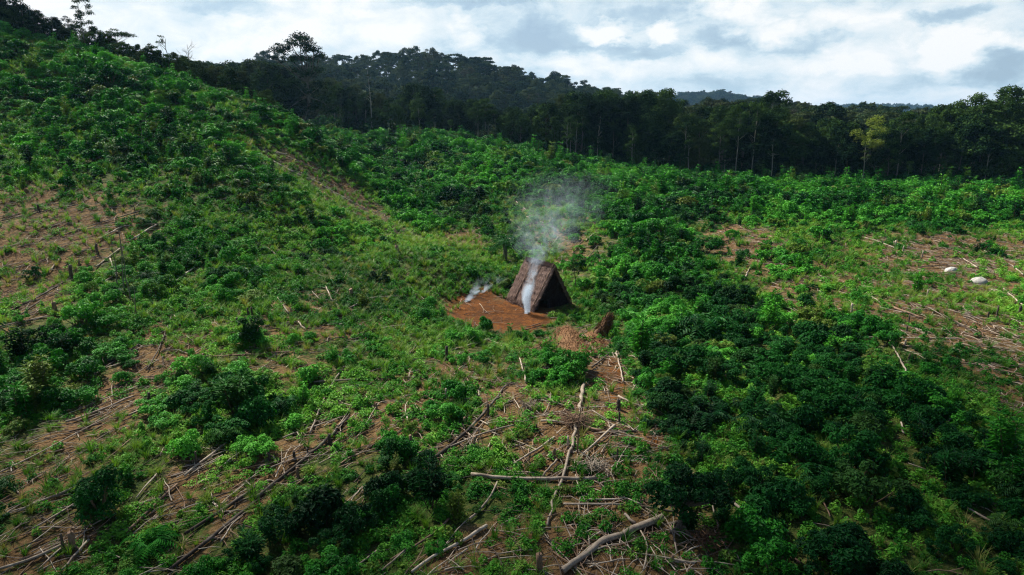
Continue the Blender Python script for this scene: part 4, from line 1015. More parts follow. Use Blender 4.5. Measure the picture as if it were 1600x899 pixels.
    for k, (p0, h_) in enumerate([(A + g * .7 + d * .3, 1.2), (A + g * 2.15 + d * .25, 3.1), (B - g * .7 + d * .3, 1.25), (A + g * .7 + back * .92, 1.2), (B - g * .7 + back * .92, 1.25)]):
        link('post', MB().tube(np.array([p0 - up * .2, p0 + up * h_ * .5, p0 + up * h_]) - O, [.07, .06, .055], 8, wob=.1, r=r).mesh('post', [M_log['dark']]), root)
    link('tie_beam', MB().tube(np.array([A + g * .5 + d * .25 + up * 1.15, apex * [1, 1, 0] + d * .25 + up * 1.2, B - g * .5 + d * .25 + up * 1.2]) - O, [.045, .05, .045], 8, wob=.1, r=r).mesh('tie_beam', [M_log['dark']]), root)
    for s_ in (-1, 1):
        e = (eL0 if s_ < 0 else eR0) + d * .1; tp = rF + d * .1 - up * .12
        link('rafter', MB().tube(np.array([e, (e + tp) / 2, tp]) - O - up * .12, [.05, .05, .045], 8, wob=.1, r=r).mesh('rafter', [M_log['dark']]), root)
    # back wall of leaf thatch
    b = MB(); n = 1500; v = r.rand(n) ** 1.3; u = (r.rand(n) - .5) * (1 - v) * .96 + .5
    C = A + back * .97 + g * (u * Wd)[:, None] + up * (v * 3.4 + .1)[:, None]
    b.leaves(C - O, unit(-up + r.randn(n, 3) * .25), np.tile(d, (n, 1)) + r.randn(n, 3) * .3, .55, .09, r.rand(n))
    tri = np.array([A + back * .98, B + back * .98, apex + back * .98 - up * .1, apex + back * .98 - up * .1]); b.add(tri - O, [[0, 1, 2, 3]], .5)
    tri2 = tri + d * .06; b.add(tri2 - O, [[3, 2, 1, 0]], .5)
    link('back_wall', b.mesh('back_wall', [M_thatchd]), root)
    # dark infill of the front gable with a low doorway at its left
    b = MB(); n = 1700; v = r.rand(n); u = .5 + (r.rand(n) - .5) * (1 - v) * .9; kp = ~((u < .42) & (v < .30)); u, v = u[kp], v[kp]; n = len(u)
    C = A + d * .12 + g * (u * Wd)[:, None] + up * (v * 3.1 + .15)[:, None] + d * (r.rand(n) * .06)[:, None]
    b.leaves(C - O, unit(-up + r.randn(n, 3) * .2), np.tile(-d, (n, 1)) + r.randn(n, 3) * .3, .6, .10, r.rand(n))
    q0 = A + d * .22; P_ = lambda u_, v_: q0 + g * (u_ * Wd) + up * (v_ * 3.3 + .05)
    b.add(np.array([P_(.45, 0), P_(.95, 0), P_(.72, .46), P_(.45, .46), P_(.28, .46), P_(.5, .93)]) - O, [[0, 1, 2, 3], [4, 2, 5, 5]], .5)
    link('front_wall', b.mesh('front_wall', [M_thatchd]), root)
    # low sleeping platform inside
    b = MB()
    for k in range(12):
        p0 = A + g * (2.3 + .12 * k) + d * .9 + up * .5; b.tube(np.array([p0, p0 + d * 1.3, p0 + d * 2.6]) - O, .045, 6, wob=.1, r=r)
    link('platform', b.mesh('platform', [M_log['dark']]), root)
    return root


hut()


# straw heaps below the hut
def straw_heap(name, path, w0, h0, mat, n, seed, lab, flat=1.0):
    r = np.random.RandomState(seed); pts = np.array([ground(x, y) for x, y in path]); c0 = pts.mean(0); b = MB()
    seg = np.r_[0, np.cumsum(np.linalg.norm(np.diff(pts, axis=0), axis=1))]
    def ev(u): return np.stack([np.interp(u * seg[-1], seg, pts[:, i]) for i in range(3)], -1)
    u = r.rand(n); C = ev(u); T_ = unit(ev(np.clip(u + .05, 0, 1)) - ev(np.clip(u - .05, 0, 1))); sd_ = np.stack([-T_[:, 1], T_[:, 0], T_[:, 2] * 0], 1)
    s = (r.rand(n) * 2 - 1); ww = w0 * np.sin(np.pi * np.clip(u * .8 + .12, 0, 1)) ** .6; zz = h0 * (1 - s * s) * (.55 + .45 * np.sin(u * 5 + seed)) * (.8 + .2 * r.rand(n))
    C = C + sd_ * (s * ww)[:, None]; C[:, 2] = H(C[:, 0], C[:, 1]) + .03 + zz
    D_ = unit(T_ * .9 + sd_ * (s * .5)[:, None] + r.randn(n, 3) * .42); N_ = unit(np.array([0, 0, 1.]) + sd_ * s[:, None] * .6 + r.randn(n, 3) * .3)
    b.leaves(C - c0, D_, N_, .55 + .45 * r.rand(n), .03 + .03 * r.rand(n), r.rand(n), 0, .1)
    # compacted core
    nu, nv = 16, 9; U, V_ = np.meshgrid(np.linspace(.02, .98, nu), np.linspace(-1, 1, nv), indexing='ij'); P3 = ev(U.ravel()).reshape(nu, nv, 3); T2 = unit(ev(np.clip(U.ravel() + .05, 0, 1)) - ev(np.clip(U.ravel() - .05, 0, 1))).reshape(nu, nv, 3)
    S2 = np.stack([-T2[..., 1], T2[..., 0], T2[..., 2] * 0], -1); w2 = w0 * .93 * np.sin(np.pi * np.clip(U * .8 + .12, 0, 1)) ** .6; P3 = P3 + S2 * (V_ * w2)[..., None]
    P3[..., 2] = H(P3[..., 0], P3[..., 1]) - .08 + h0 * .95 * (1 - V_ ** 2) * (.55 + .45 * np.sin(U * 5 + seed)) + r.rand(nu, nv) * .05
    i, j = np.meshgrid(np.arange(nu - 1), np.arange(nv - 1), indexing='ij'); b.add((P3 - c0).reshape(-1, 3), np.stack([i * nv + j, i * nv + j + 1, (i + 1) * nv + j + 1, (i + 1) * nv + j], -1).reshape(-1, 4), .5, 0, True)
    return tag(link(name, b.mesh(name, [mat]), loc=c0), lab, 'straw heap', 'heaps of dry straw below the hut')


straw_heap('straw_heap', [(884, 520), (893, 540), (905, 560), (925, 545), (938, 535)], 1.15, .55, M_straw, 2600, 1, 'wide tan straw heap spread on the soil below the hut')
straw_heap('straw_heap', [(874, 520), (866, 534), (846, 544)], .42, .45, M_straw, 900, 2, 'narrow tan straw swath left of the wide heap')
straw_heap('straw_heap', [(932, 520), (930, 526), (925, 534)], .7, .35, M_straw, 700, 4, 'small straw mat joining the wide heap and the upright bundle')


def upright_bundle():
    """a shock of dry stalks, leaning right, ragged on top"""
    r = np.random.RandomState(9); p = ground(938, 528); b = MB()
    for k, (x0, y0, x1, z1, w_) in enumerate([(-.35, 0, .10, .95, .34), (-.15, .1, .35, 1.35, .36), (.0, -.1, .55, 1.65, .34), (.15, .05, .75, 1.45, .30), (-.2, -.2, .2, .75, .36)]):
        n = 620; u = r.rand(n); th = r.rand(n) * 6.28; rad = w_ * (1 - .25 * u) * np.sqrt(.3 + .7 * r.rand(n)) * (.8 + .4 * np.sin(th * 3 + k))
        C = np.stack([x0 + (x1 - x0) * u ** .8, y0 + .15 * u, z1 * u], 1) + np.stack([np.cos(th) * rad, np.sin(th) * rad, .08 * r.randn(n)], 1); out = np.stack([np.cos(th), np.sin(th), 0 * u], 1)
        b.leaves(C, unit(np.array([x1 - x0, 0, z1]) * r.choice([-1, 1], (n, 1)) + out * .5 + r.randn(n, 3) * .35), unit(out + [0, 0, .4] + r.randn(n, 3) * .3), .4 + .45 * r.rand(n), .04, r.rand(n), mat=int(k in (1, 3)))
    b.tube([(-.25, 0, -.1), (-.1, .02, .35), (.08, .06, .7), (.25, .09, 1.0)], [.30, .30, .26, .12], 8, wob=.25, r=r)
    tag(link('straw_heap', b.mesh('straw_bundle', [M_strawd, M_straw]), loc=p), 'upright brown straw bundle right of the wide heap', 'straw heap', 'heaps of dry straw below the hut')


upright_bundle()


# twig tangle at the top of the very long trunk
def twig_heap(px, py, n, R_, mat, lab, seed):
    r = np.random.RandomState(seed); p = ground(px, py); b = MB()
    for k in range(n):
        th = r.rand() * 6.28; e = r.randn() * .35; L = R_ * (.5 + r.rand()); d = np.array([math.cos(th) * math.cos(e), math.sin(th) * math.cos(e), math.sin(e)])
        c_ = r.randn(3) * R_ * .3 * [1, 1, .35] + [0, 0, R_ * .35]; b.tube([c_ - d * L / 2, c_ + r.randn(3) * .05, c_ + d * L / 2], [.014, .012, .005], 5, caps=False)
    tag(link('twig_heap', b.mesh('twig_heap', [mat]), loc=p), lab, 'twig heap')


twig_heap(897, 664, 130, .95, M_log['brown'], 'reddish brown twig tangle across the very long trunk', 1)
twig_heap(1105, 850, 100, .7, M_strawd, 'brown twig heap on soil below the small dark tree', 2)
twig_heap(928, 735, 60, .7, M_log['grey'], 'loose heap of grey twigs right of the long trunk', 3)
twig_heap(828, 640, 60, .7, M_log['grey'], 'loose heap of grey twigs above the shrub left of the trunk', 4)


# rocks
def rock(px, py, sx_, sy_, sz_, seed, lab):
    r = np.random.RandomState(seed); p = ground(px, py); nu, nv = 22, 12
    U, V_ = np.meshgrid(np.arange(nu) * 2 * np.pi / nu, np.linspace(-.5, 1.5, nv), indexing='ij'); d = np.stack([np.cos(U) * np.cos(V_), np.sin(U) * np.cos(V_), np.sin(V_)], -1)
    k = unit(r.randn(9, 3)); rr = 1.0 + .07 * (r.rand(nu, nv) - .5) - .16 * np.max(np.clip(d @ k.T - .55, 0, 1) * 2, -1) + .05 * np.sin(d[..., 0] * 5 + seed) * np.cos(d[..., 1] * 6)
    V = d * rr[..., None] * [sx_, sy_, sz_]; i, j = np.meshgrid(np.arange(nu), np.arange(nv - 1), indexing='ij'); i2 = (i + 1) % nu
    b = MB().add(V.reshape(-1, 3), np.stack([i * nv + j, i2 * nv + j, i2 * nv + j + 1, i * nv + j + 1], -1).reshape(-1, 4), .5, 0, seed != 2)
    tag(link('rock', b.mesh('rock', [M_rock]), loc=p), lab, 'rock', 'white rocks on the right clearing')


rock(1530, 443, .74, .6, .60, 1, 'round smooth white rock on bare soil at right')
rock(1486, 425, .60, .48, .50, 2, 'jagged white rock uphill of the round one')


# ------------------------------------------------------------------ trees
def tree_proto(seed, Ht, cb, cr, nclump, nleaf, L, trunk_r, style='broad', limbs=10, trunk_k=7):
    r = np.random.RandomState(seed); cr_b = MB(); tr = MB()
    u = np.linspace(0, 1, 9); lean = r.randn(2) * .04 * Ht
    top = Ht * (.93 if style != 'umbrella' else .9)
    path = np.stack([lean[0] * u ** 2 + np.cumsum(r.randn(9)) * .05, lean[1] * u ** 2 + np.cumsum(r.randn(9)) * .05, u * top - .4], 1)
    tr.tube(path, trunk_r * (1 - .78 * u) * np.r_[1.35, np.ones(8)], trunk_k if trunk_k in (6, 8) else 8, caps=False, wob=.06, r=r)
    lobes = []
    for q in range(nclump):
        f = (q + r.rand()) / nclump; z = Ht * (cb + (1 - cb) * f)
        if style == 'umbrella': pr = 1.0; z = Ht * (.84 + .14 * r.rand() ** 1.5)
        elif style == 'column': pr = math.sin(np.pi * (.15 + .8 * f)) ** .5
        elif style == 'cone': pr = 1 - .75 * f
        else: pr = math.sin(np.pi * (.12 + .80 * f)) ** .7
        a = r.rand() * 6.28; d = cr * pr * (.25 + .75 * math.sqrt(r.rand())); s = cr * (.24 + .19 * r.rand())
        c_ = np.array([math.cos(a) * d, math.sin(a) * d, z - (d / cr) ** 2 * Ht * (.05 if style != 'umbrella' else .03)]); fr = np.clip(c_[2] / top, 0, 1)
        c_[:2] += lean * fr ** 2
        lobes.append((*c_, s, s * (.78 if style != 'umbrella' else .35)))
        if q % max(1, nclump // limbs) == 0:
            zz = max(.15 * Ht, c_[2] - .35 * d - .08 * Ht); k = np.clip(zz / top, 0, .97); b0 = np.array([np.interp(k, u, path[:, 0]), np.interp(k, u, path[:, 1]), k * top - .4]); m_ = (b0 + c_) / 2 + [0, 0, -.06 * d]
            w_ = trunk_r * (1 - .75 * k) * .5; tr.tube([b0, m_, c_], [w_, w_ * .6, w_ * .25], 6, caps=False)
    foliage_lobes(cr_b, r, lobes, nleaf, L, L * .6, up=.6, shell=.6, trange=(.05, .75))
    return cr_b, tr


def make_tree(name, proto, mats, loc, rz, scl, lab, cat='tree', group=None):
    e = bpy.data.objects.new(name, None); COL.objects.link(e)
    link('trunk', proto[1].mesh('trunk', [mats[1]]), e)
    if proto[0] is not None: link('crown', proto[0].mesh('crown', [mats[0]]), e)
    e.location = tuple(loc); e.rotation_euler = (0, 0, rz); e.scale = (scl,) * 3 if np.isscalar(scl) else tuple(scl)
    return tag(e, lab, cat, group)


def G(X, Y): return np.array([X, Y, float(H(X, Y)[0])])


# forest belt: 15 m class trees
TP = []   # (proto root) in order: broad x4, slender x2, edge x3, umbrella
specs = [(1, 15, .36, 4.6, 46, 6500, .50, .24, 'broad', 12), (2, 16.5, .42, 4.2, 40, 5600, .50, .25, 'broad', 12), (3, 14, .26, 5.0, 50, 7000, .52, .24, 'broad', 12),
         (4, 17.5, .52, 3.9, 30, 4000, .48, .17, 'broad', 8), (5, 18, .60, 3.6, 24, 3000, .46, .15, 'broad', 8),
         (6, 12, .04, 4.0, 50, 6500, .48, .20, 'column', 6), (7, 9.5, .02, 3.8, 46, 5600, .46, .16, 'column', 6), (8, 13.5, .06, 3.7, 46, 5600, .48, .18, 'cone', 6),
         (9, 17, .8, 5.0, 22, 1900, .42, .22, 'umbrella', 12)]
protos = [tree_proto(s[0], *s[1:]) for s in specs]
roots = []
kindlab = ['broad dark tree', 'tall rounded tree', 'spreading tree', 'pale-trunked tree', 'thin high-crowned tree',
           'low-branched leafy tree', 'bushy tree', 'narrow pointed tree', 'flat-topped tree']
fz = [(-200, 'on the ridge of the left hill'), (-52, 'in the dark wood behind the spur'), (-5, 'in the forest edge behind the green hollow'), (45, 'in the forest edge behind and right of the hut'), (400, 'in the tall forest wall at the right')]


def fzone(X): return [s for a, s in fz if X >= a][-1] if X > -200 else fz[0][1]


def place_tree(k, X, Y, s, lab=None, group=None, hill=False, rz=None):
    key = (k, hill); loc = G(X, Y); rz = rng.rand() * 6.28 if rz is None else rz
    if key not in place_tree.f:
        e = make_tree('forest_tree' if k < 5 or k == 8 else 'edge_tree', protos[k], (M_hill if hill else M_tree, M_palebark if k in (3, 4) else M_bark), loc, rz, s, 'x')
        place_tree.f[key] = e
    else: e = dup(place_tree.f[key], loc, rz, s)
    e['label'] = lab; e['category'] = 'tree'
    if group: e['group'] = group
    return e


place_tree.f = {}
nt = 0
# rows of the belt, from x=-50 to the right edge and beyond
TOPLINE = [(440, 150), (500, 150), (560, 158), (620, 158), (700, 160), (800, 165), (870, 165), (920, 152), (990, 160), (1020, 174), (1130, 176), (1160, 166), (1200, 160), (1240, 170), (1280, 202), (1360, 206), (1385, 190), (1430, 178), (1480, 165), (1550, 148), (1600, 155), (1800, 155)]
for row in range(4):
    xs = -45.0 + row * 1.3
    while xs < 124:
        Yt = float(treeline(xs)) + 1.5 + row * 4.6 + rng.rand() * 2.5
        X0 = xs + rng.randn() * .6; g0 = G(X0, Yt); pxx, pyy = proj(g0[0], g0[1], g0[2])
        ty = np.interp(pxx, [a for a, _ in TOPLINE], [b_ for _, b_ in TOPLINE]) + rng.randn() * 13 + 7
        need = (P(pxx, ty, Yt)[2] - g0[2])
        if row == 0: k = rng.choice([6, 5, 7, 3, 4, 0], p=[.22, .16, .12, .24, .16, .10]); need *= .72 if k not in (3, 4) else .95
        elif row == 1: k = rng.choice([0, 1, 2, 3, 4, 5], p=[.2, .18, .12, .22, .16, .12]); need *= .93
        else: k = rng.choice([0, 1, 2, 3, 8], p=[.3, .28, .3, .11, .01]); need *= 1.0
        if row >= 2 and rng.rand() < .14 and not 1010 < pxx < 1140 and not 1270 < pxx < 1380: k = rng.choice([3, 4, 1]); need *= 1.08
        s = np.clip(need / specs[k][1], .5, 1.7)
        if pxx < 1660:
            zl = fzone(X0); place_tree(k, X0, Yt, s * np.array([1, 1, 1]) if False else (s * (.85 + .2 * rng.rand()), s * (.85 + .2 * rng.rand()), s), f"{kindlab[k]} {['of the front row', 'of the second row', 'of the third row', 'of the back row'][row]} {zone(pxx, pyy - 30)}", 'trees ' + zl); nt += 1
        xs += [2.9, 3.4, 4.2, 4.6][row] * (1 + .3 * rng.rand())
print('belt', nt)
# the dark wood behind the spur at left (columns 250-450)
for q in range(58):
    pxx = rng.uniform(110, 470); Yt = rng.uniform(150, 200); X0 = (pxx - 800) / F * Yt * 1.0; k = rng.choice([0, 1, 2, 5, 6]); ty = np.interp(pxx, [200, 260, 330, 420, 470], [112, 100, 103, 100, 105]) + 6 + rng.randn() * 5
    g0 = G(X0, Yt); pxx, pyy = proj(*g0); s = np.clip((P(pxx, ty, Yt)[2] - g0[2]) / specs[k][1], .3, 1.4)
    place_tree(k, X0, Yt, s, f"{kindlab[k]} in dark wood {zone(pxx, ty + 20)}", 'trees in the wood between left hill and spur'); nt += 1
# trees along the left ridge
RIDGE = [(0, 5), (30, 12), (60, 34), (90, 50), (110, 58), (160, 66), (200, 80), (250, 90), (300, 98), (350, 106), (400, 128), (430, 145)]
for q in range(56):
    pxx = -20 + q * 8.2 + rng.randn() * 3; Yt = 111 + rng.rand() * 8; X0 = (pxx - 800) / F * Yt; g0 = G(X0, Yt); pxx, _ = proj(*g0)
    ty = np.interp(pxx, [a for a, _ in RIDGE], [b_ for _, b_ in RIDGE]) + rng.randn() * 5 + 4; k = rng.choice([5, 6, 6, 7, 2]); s = (P(pxx, ty, Yt)[2] - g0[2]) / specs[k][1]
    if s < .12: continue
    s = np.clip(s * 1.15, .3, .8 if pxx < 60 else .42); place_tree(k, X0, Yt, (s * 1.1, s * 1.1, s), f"{kindlab[k]} on the crest {zone(pxx, ty + 10)}", 'trees on the crest of the left hill'); nt += 1
# forested hill: crowns one can tell apart
hp = []
for q in range(2600):
    Yt = rng.uniform(185, 420); pxx = rng.uniform(430, 1000); X0 = (pxx - 800) / F * Yt * 1.03; hp.append((X0, Yt))
hp = np.array(hp); Zp = H(hp[:, 0], hp[:, 1]); hx, hy = proj(hp[:, 0], hp[:, 1], Zp + 12); sel = []
for q in range(len(hp)):
    lim = 6.4 if hp[q, 1] > 230 else 5.4
    if all((hp[q, 0] - hp[w, 0]) ** 2 + (hp[q, 1] - hp[w, 1]) ** 2 < lim ** 2 for w in []) : pass
    if not any((hp[q, 0] - hp[w, 0]) ** 2 + (hp[q, 1] - hp[w, 1]) ** 2 < lim ** 2 for w in sel): sel.append(q)
sel = np.array(sel); ridge_y = np.interp(hx[sel], [430, 500, 560, 640, 700, 800, 900, 1000], [100, 95, 84, 74, 84, 112, 150, 160])
front = np.argsort(hy[sel] - ridge_y)       # those along the outline first
things = set(sel[front[:60]].tolist()) | set(sel[np.argsort(hp[sel, 1])[:60]].tolist())
rest = [q for q in sel if q not in things]; print('hill', len(things), len(rest))
for q in things:
    k = int(rng.choice([0, 1, 2, 3])); s = (.72 + .35 * rng.rand()) * np.interp(hp[q, 1], [185, 400], [.75, 1.0]); up = hy[q] < 150
    place_tree(k, hp[q, 0], hp[q, 1], s, f"{['dark', 'greyish', 'broad', 'slender'][k]} tree {'on the hill outline' if up else 'at the hill foot'} {zone(hx[q], hy[q])}", 'trees of the forested hill', hill=True)
# everything farther off
far_p = []; far_x = []
rr_ = [(x_, y_, s_) for x_, y_, s_ in [(hp[q, 0], hp[q, 1], .9) for q in rest]]
for q in range(1500):
    y_ = rng.uniform(160, 420); x_ = rng.uniform(-.3, .85) * y_ + 20
    if x_ > -10 and (y_ > treeline(min(x_, 150)) + 22): rr_.append((x_, y_, .8))
for q in range(900):
    y_ = rng.uniform(170, 400); x_ = -rng.uniform(.32, .85) * y_; rr_.append((x_, y_, .7))
for q in range(4200):
    a = rng.uniform(-.85, .85); y_ = rng.uniform(420, 2300) ** 1.0; rr_.append((a * y_, y_, 1.0 if y_ < 900 else 1.25))
for q in range(1500):
    rr_.append((300 + rng.randn() * 150, 1200 + rng.randn() * 70 - 30, 1.0))
for q in range(1200):
    rr_.append((1000 + rng.randn() * 300, 1990 + rng.randn() * 120, 1.3))
A_ = np.array(rr_); Z = H(A_[:, 0], A_[:, 1]); n = len(A_)
pp = []
for k in (0, 1, 2, 3, 8):
    pb = MB(); c_, t__ = tree_proto(40 + k, *specs[k][1:5], 1500, .75, .25, specs[k][8], 4) if False else tree_proto(40 + k, specs[k][1], specs[k][2] * .8, specs[k][3] * 1.15, 30, 2200, .8, .22, specs[k][8], 4)
    for src, mi in ((c_, 0), (t__, 1)):
        off = pb.n; pb.V += src.V; pb.T += src.T; pb.sm += src.sm; pb.M += [m_ * 0 + mi for m_ in src.M]; pb.Fc += [q + off for q in src.Fc]; pb.n += src.n
    pp.append(pb)
s = A_[:, 2] * (.65 + .45 * rng.rand(n)); print('far forest', n)
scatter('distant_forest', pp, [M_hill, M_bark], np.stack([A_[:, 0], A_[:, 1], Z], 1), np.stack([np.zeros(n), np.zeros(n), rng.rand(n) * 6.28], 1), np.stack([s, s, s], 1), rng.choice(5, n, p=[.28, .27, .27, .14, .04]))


# trees that stand out
def solo(px, Y, top_py, proto, mats, name, lab, rz=0.0, cat='tree'):
    X0 = (px - 800) / F * Y
    for _ in range(4):
        g0 = G(X0, Y); q, _y = proj(*g0); X0 += (px - q) / F * Y
    Ht = specs_h[0]; s = (P(px, top_py, Y)[2] - g0[2]) / Ht; make_tree(name, proto, mats, g0, rz, s, lab, cat)


specs_h = [15.0]
solo(134, 112, -12, tree_proto(71, 15, .40, 2.9, 19, 2900, .34, .15, 'broad', 19), (M_tree, M_bark), 'tall_tree', 'tall thin tree with tiered sparse crown on the left hill crest')
solo(112, 114, 26, tree_proto(72, 15, .40, 3.6, 12, 1300, .45, .16, 'broad', 12), (M_tree, M_bark), 'small_tree', 'small sparse tree just left of the tall crest tree')
solo(183, 116, 46, tree_proto(73, 15, .8, 7.5, 22, 2600, .5, .3, 'umbrella', 18), (M_tree, M_bark), 'umbrella_tree', 'flat umbrella tree right of the tall crest tree')
solo(40, 113, -25, tree_proto(74, 15, .05, 4.8, 40, 4200, .42, .3, 'column', 8), (M_tree, M_bark), 'leafy_tree', 'big leafy tree in the top left corner')
solo(12, 116, -60, tree_proto(75, 15, .1, 4.4, 40, 4200, .42, .3, 'column', 8), (M_tree, M_bark), 'leafy_tree', 'tallest leafy tree at the top left edge')
# the big spreading tree over the dark wood
def big_tree():
    r = np.random.RandomState(90); c_ = MB(); t_ = MB(); px0, Y0 = 478, 160; X0 = (px0 - 800) / F * Y0 * 1.02; g0 = G(X0, Y0)
    def at(px, py): p = P(px, py, Y0 + r.randn() * 1.2) - g0; return p
    fork = at(480, 128); t_.tube([(0, 0, -.4), at(484, 165), fork], [.5, .4, .3], 8, caps=False)
    lobes = []
    for (px, py, s, pr) in [(432, 80, 1.5, 0), (428, 92, .9, 0), (445, 78, 1.5, 0), (455, 70, 1.6, 0), (468, 60, 1.8, 0), (478, 72, 1.9, 0), (490, 80, 1.6, 0), (500, 88, 1.3, 0), (486, 95, 1.6, 0), (470, 92, 1.8, 0), (455, 96, 1.2, 0), (478, 62, 1.2, 0),
                            (462, 112, 2.0, 1), (480, 118, 2.5, 1), (498, 112, 2.0, 1), (460, 132, 2.6, 1), (500, 135, 2.8, 1), (480, 145, 3.0, 1), (458, 155, 3.0, 1), (510, 158, 3.0, 1), (490, 168, 3.2, 1), (470, 178, 3., 1), (520, 175, 2.6, 1), (448, 172, 2.4, 1)]:
        q = at(px, py); s = s * (1.35 if not pr else 1.0); lobes.append((*q, s, s * .6)); w = fork if py < 120 else np.array([fork[0], fork[1], fork[2] * .7]); t_.tube([w, (w + q) / 2 + r.randn(3) * .4 + [0, 0, -.3], q], [.2, .13, .05], 6, caps=False)
        if not pr:
            for _ in range(2): o_ = q + r.randn(3) * [1.2, 1.2, .6]; lobes.append((*o_, .9, .55)); t_.tube([q, o_], [.05, .03], 6, caps=False)
    foliage_lobes(c_, r, lobes, 10500, .42, .24, up=.5, shell=.8, trange=(.05, .6))
    make_tree('spreading_tree', (c_, t_), (M_tree, M_bark), g0, 0, 1, 'big dark spreading tree standing above the wood behind the spur')


big_tree()


def bare_tree(px, Y, top_py, seed, mat, name, lab, leaves=0, spread=.5, n=12, rad=.16, base_lift=0):
    r = np.random.RandomState(seed); X0 = (px - 800) / F * Y
    for _ in range(4): g0 = G(X0, Y); q, _y = proj(*g0); X0 += (px - q) / F * Y
    Ht = P(px, top_py, Y)[2] - g0[2]; t_ = MB(); u = np.linspace(0, 1, 7); path = np.stack([np.cumsum(r.randn(7)) * .03 * Ht * .5, np.cumsum(r.randn(7)) * .03 * Ht * .3, u * Ht - .3], 1)
    t_.tube(path, rad * (1 - .8 * u), 8, caps=False, wob=.08, r=r); lobes = []
    for k in range(n):
        f = .45 + .5 * r.rand(); b0 = np.array([np.interp(f, u, path[:, i]) for i in range(3)]); a = r.rand() * 6.28; L = Ht * spread * (.4 + .6 * r.rand()) * (1.15 - f); e = b0 + np.array([math.cos(a) * L, math.sin(a) * L * .6, L * (.5 + .5 * r.rand())])
        m_ = (b0 + e) / 2 + r.randn(3) * L * .1; t_.tube([b0, m_, e], [rad * .35, rad * .22, rad * .08], 6, caps=False)
        for _ in range(4): ee = e + r.randn(3) * L * .28; t_.tube([m_ if _ % 2 else (m_ + e) / 2, (m_ + ee) / 2 + r.randn(3) * .05 * L, ee], [rad * .16, rad * .1, rad * .05], 6, caps=False)
        lobes.append((*e, .35 + .3 * r.rand(), .25))
    cr_ = None
    if leaves: cr_ = MB(); foliage_lobes(cr_, r, lobes, leaves, .34, .2, shell=.9, trange=(.1, .7))
    make_tree(name, (cr_, t_), (M_tree, mat), g0, r.rand() * 6, 1, lab)


bare_tree(268, 122, 58, 1, M_bark, 'dead_tree', 'leaning nearly bare tree with a few leaf tufts on the crest', 160, .75, 8, .14)
bare_tree(297, 124, 66, 2, M_palebark, 'dead_tree', 'leafless pale tree with fine twigs on the crest', 0, .7, 13, .12)
bare_tree(225, 76, 182, 3, M_palebark, 'bare_sapling', 'lone pale pole-like sapling with few leaves high on the left slope', 60, .2, 5, .08)
bare_tree(372, 88, 205, 8, M_bark, 'bare_sapling', 'thin dark sapling near the top of the left slope', 60, .15, 5, .06)
for k, (x, Yd, tp, lb) in enumerate([(186, 47, 348, 'left'), (196, 46, 322, 'tallest middle'), (203, 45, 340, 'right')]):
    bare_tree(x, Yd, tp, 10 + k, M_bark, 'bare_sapling', f'{lb} one of three thin bare saplings on the left slope', 0, .12, 4, .045)
bare_tree(215, 42, 440, 14, M_bark, 'bare_sapling', 'short leaning bare sapling below the three thin ones', 0, .1, 3, .045)
bare_tree(902, 27.5, 612, 15, M_log['brown'], 'bare_sapling', 'brown dead sapling standing in the twiggy tangle', 0, .15, 6, .05)
bare_tree(371, 27, 690, 16, M_log['pale'], 'bare_sapling', 'pale crooked standing stick above the charred trunks', 0, .1, 3, .035)
bare_tree(898, 60, 398, 17, M_bark, 'bare_sapling', 'thin dark sapling just right of the hut', 30, .12, 5, .05)
bare_tree(585, 168, 108, 18, M_palebark, 'bare_tree', 'tall pale bare trunk before the forested hill', 150, .18, 7, .16)
for k, (x, tp, lb) in enumerate([(613, 172, 'short pale trunk right of the tall bare one'), (680, 175, 'pale trunk in the forest edge below the hill'), (705, 185, 'forked pale trunk in the forest edge below the hill')]):
    bare_tree(x, float(treeline((x - 800) / F * 160)) - .5, tp, 20 + k, M_palebark, 'bare_tree', lb, 900, .3, 8, .11)
for k, (x, tp, lb) in enumerate([(886, 190, 'crooked white trunk at the forest edge, first right of the hut smoke'), (898, 188, 'leaning white trunk at the forest edge beside the crooked one'), (932, 180, 'straight white trunk at the forest edge'),
                                 (990, 205, 'slim pale trunk near the middle of the forest wall'), (1076, 215, 'short white trunk in the dark of the forest wall'), (1133, 232, 'white hooked trunk in the dark of the forest wall'),
                                 (1206, 215, 'pale trunk at the left of the darkest forest wall'), (1347, 225, 'thin pale trunk in the darkest forest wall'), (1418, 250, 'short grey trunk at the foot of the forest wall'), (1535, 215, 'grey branching trunk near the right end of the forest')]):
    X0 = (x - 800) / F * 140; bare_tree(x, float(treeline(X0)) - .3, tp, 30 + k, M_palebark, 'bare_tree', lb, 900, .3, 8, .11)
# yellow-green crowned tree in the right wall
M_lime = leaf_mat('lime_leaf', (0.05, 0.12, 0.02), (0.10, 0.20, 0.03), (0.18, 0.30, 0.05), transl=.3)
solo(1350, 139, 186, tree_proto(76, 15, .50, 4.0, 22, 2400, .42, .2, 'broad', 10), (M_lime, M_bark), 'forest_tree', 'lime green crowned tree standing out of the right forest wall')
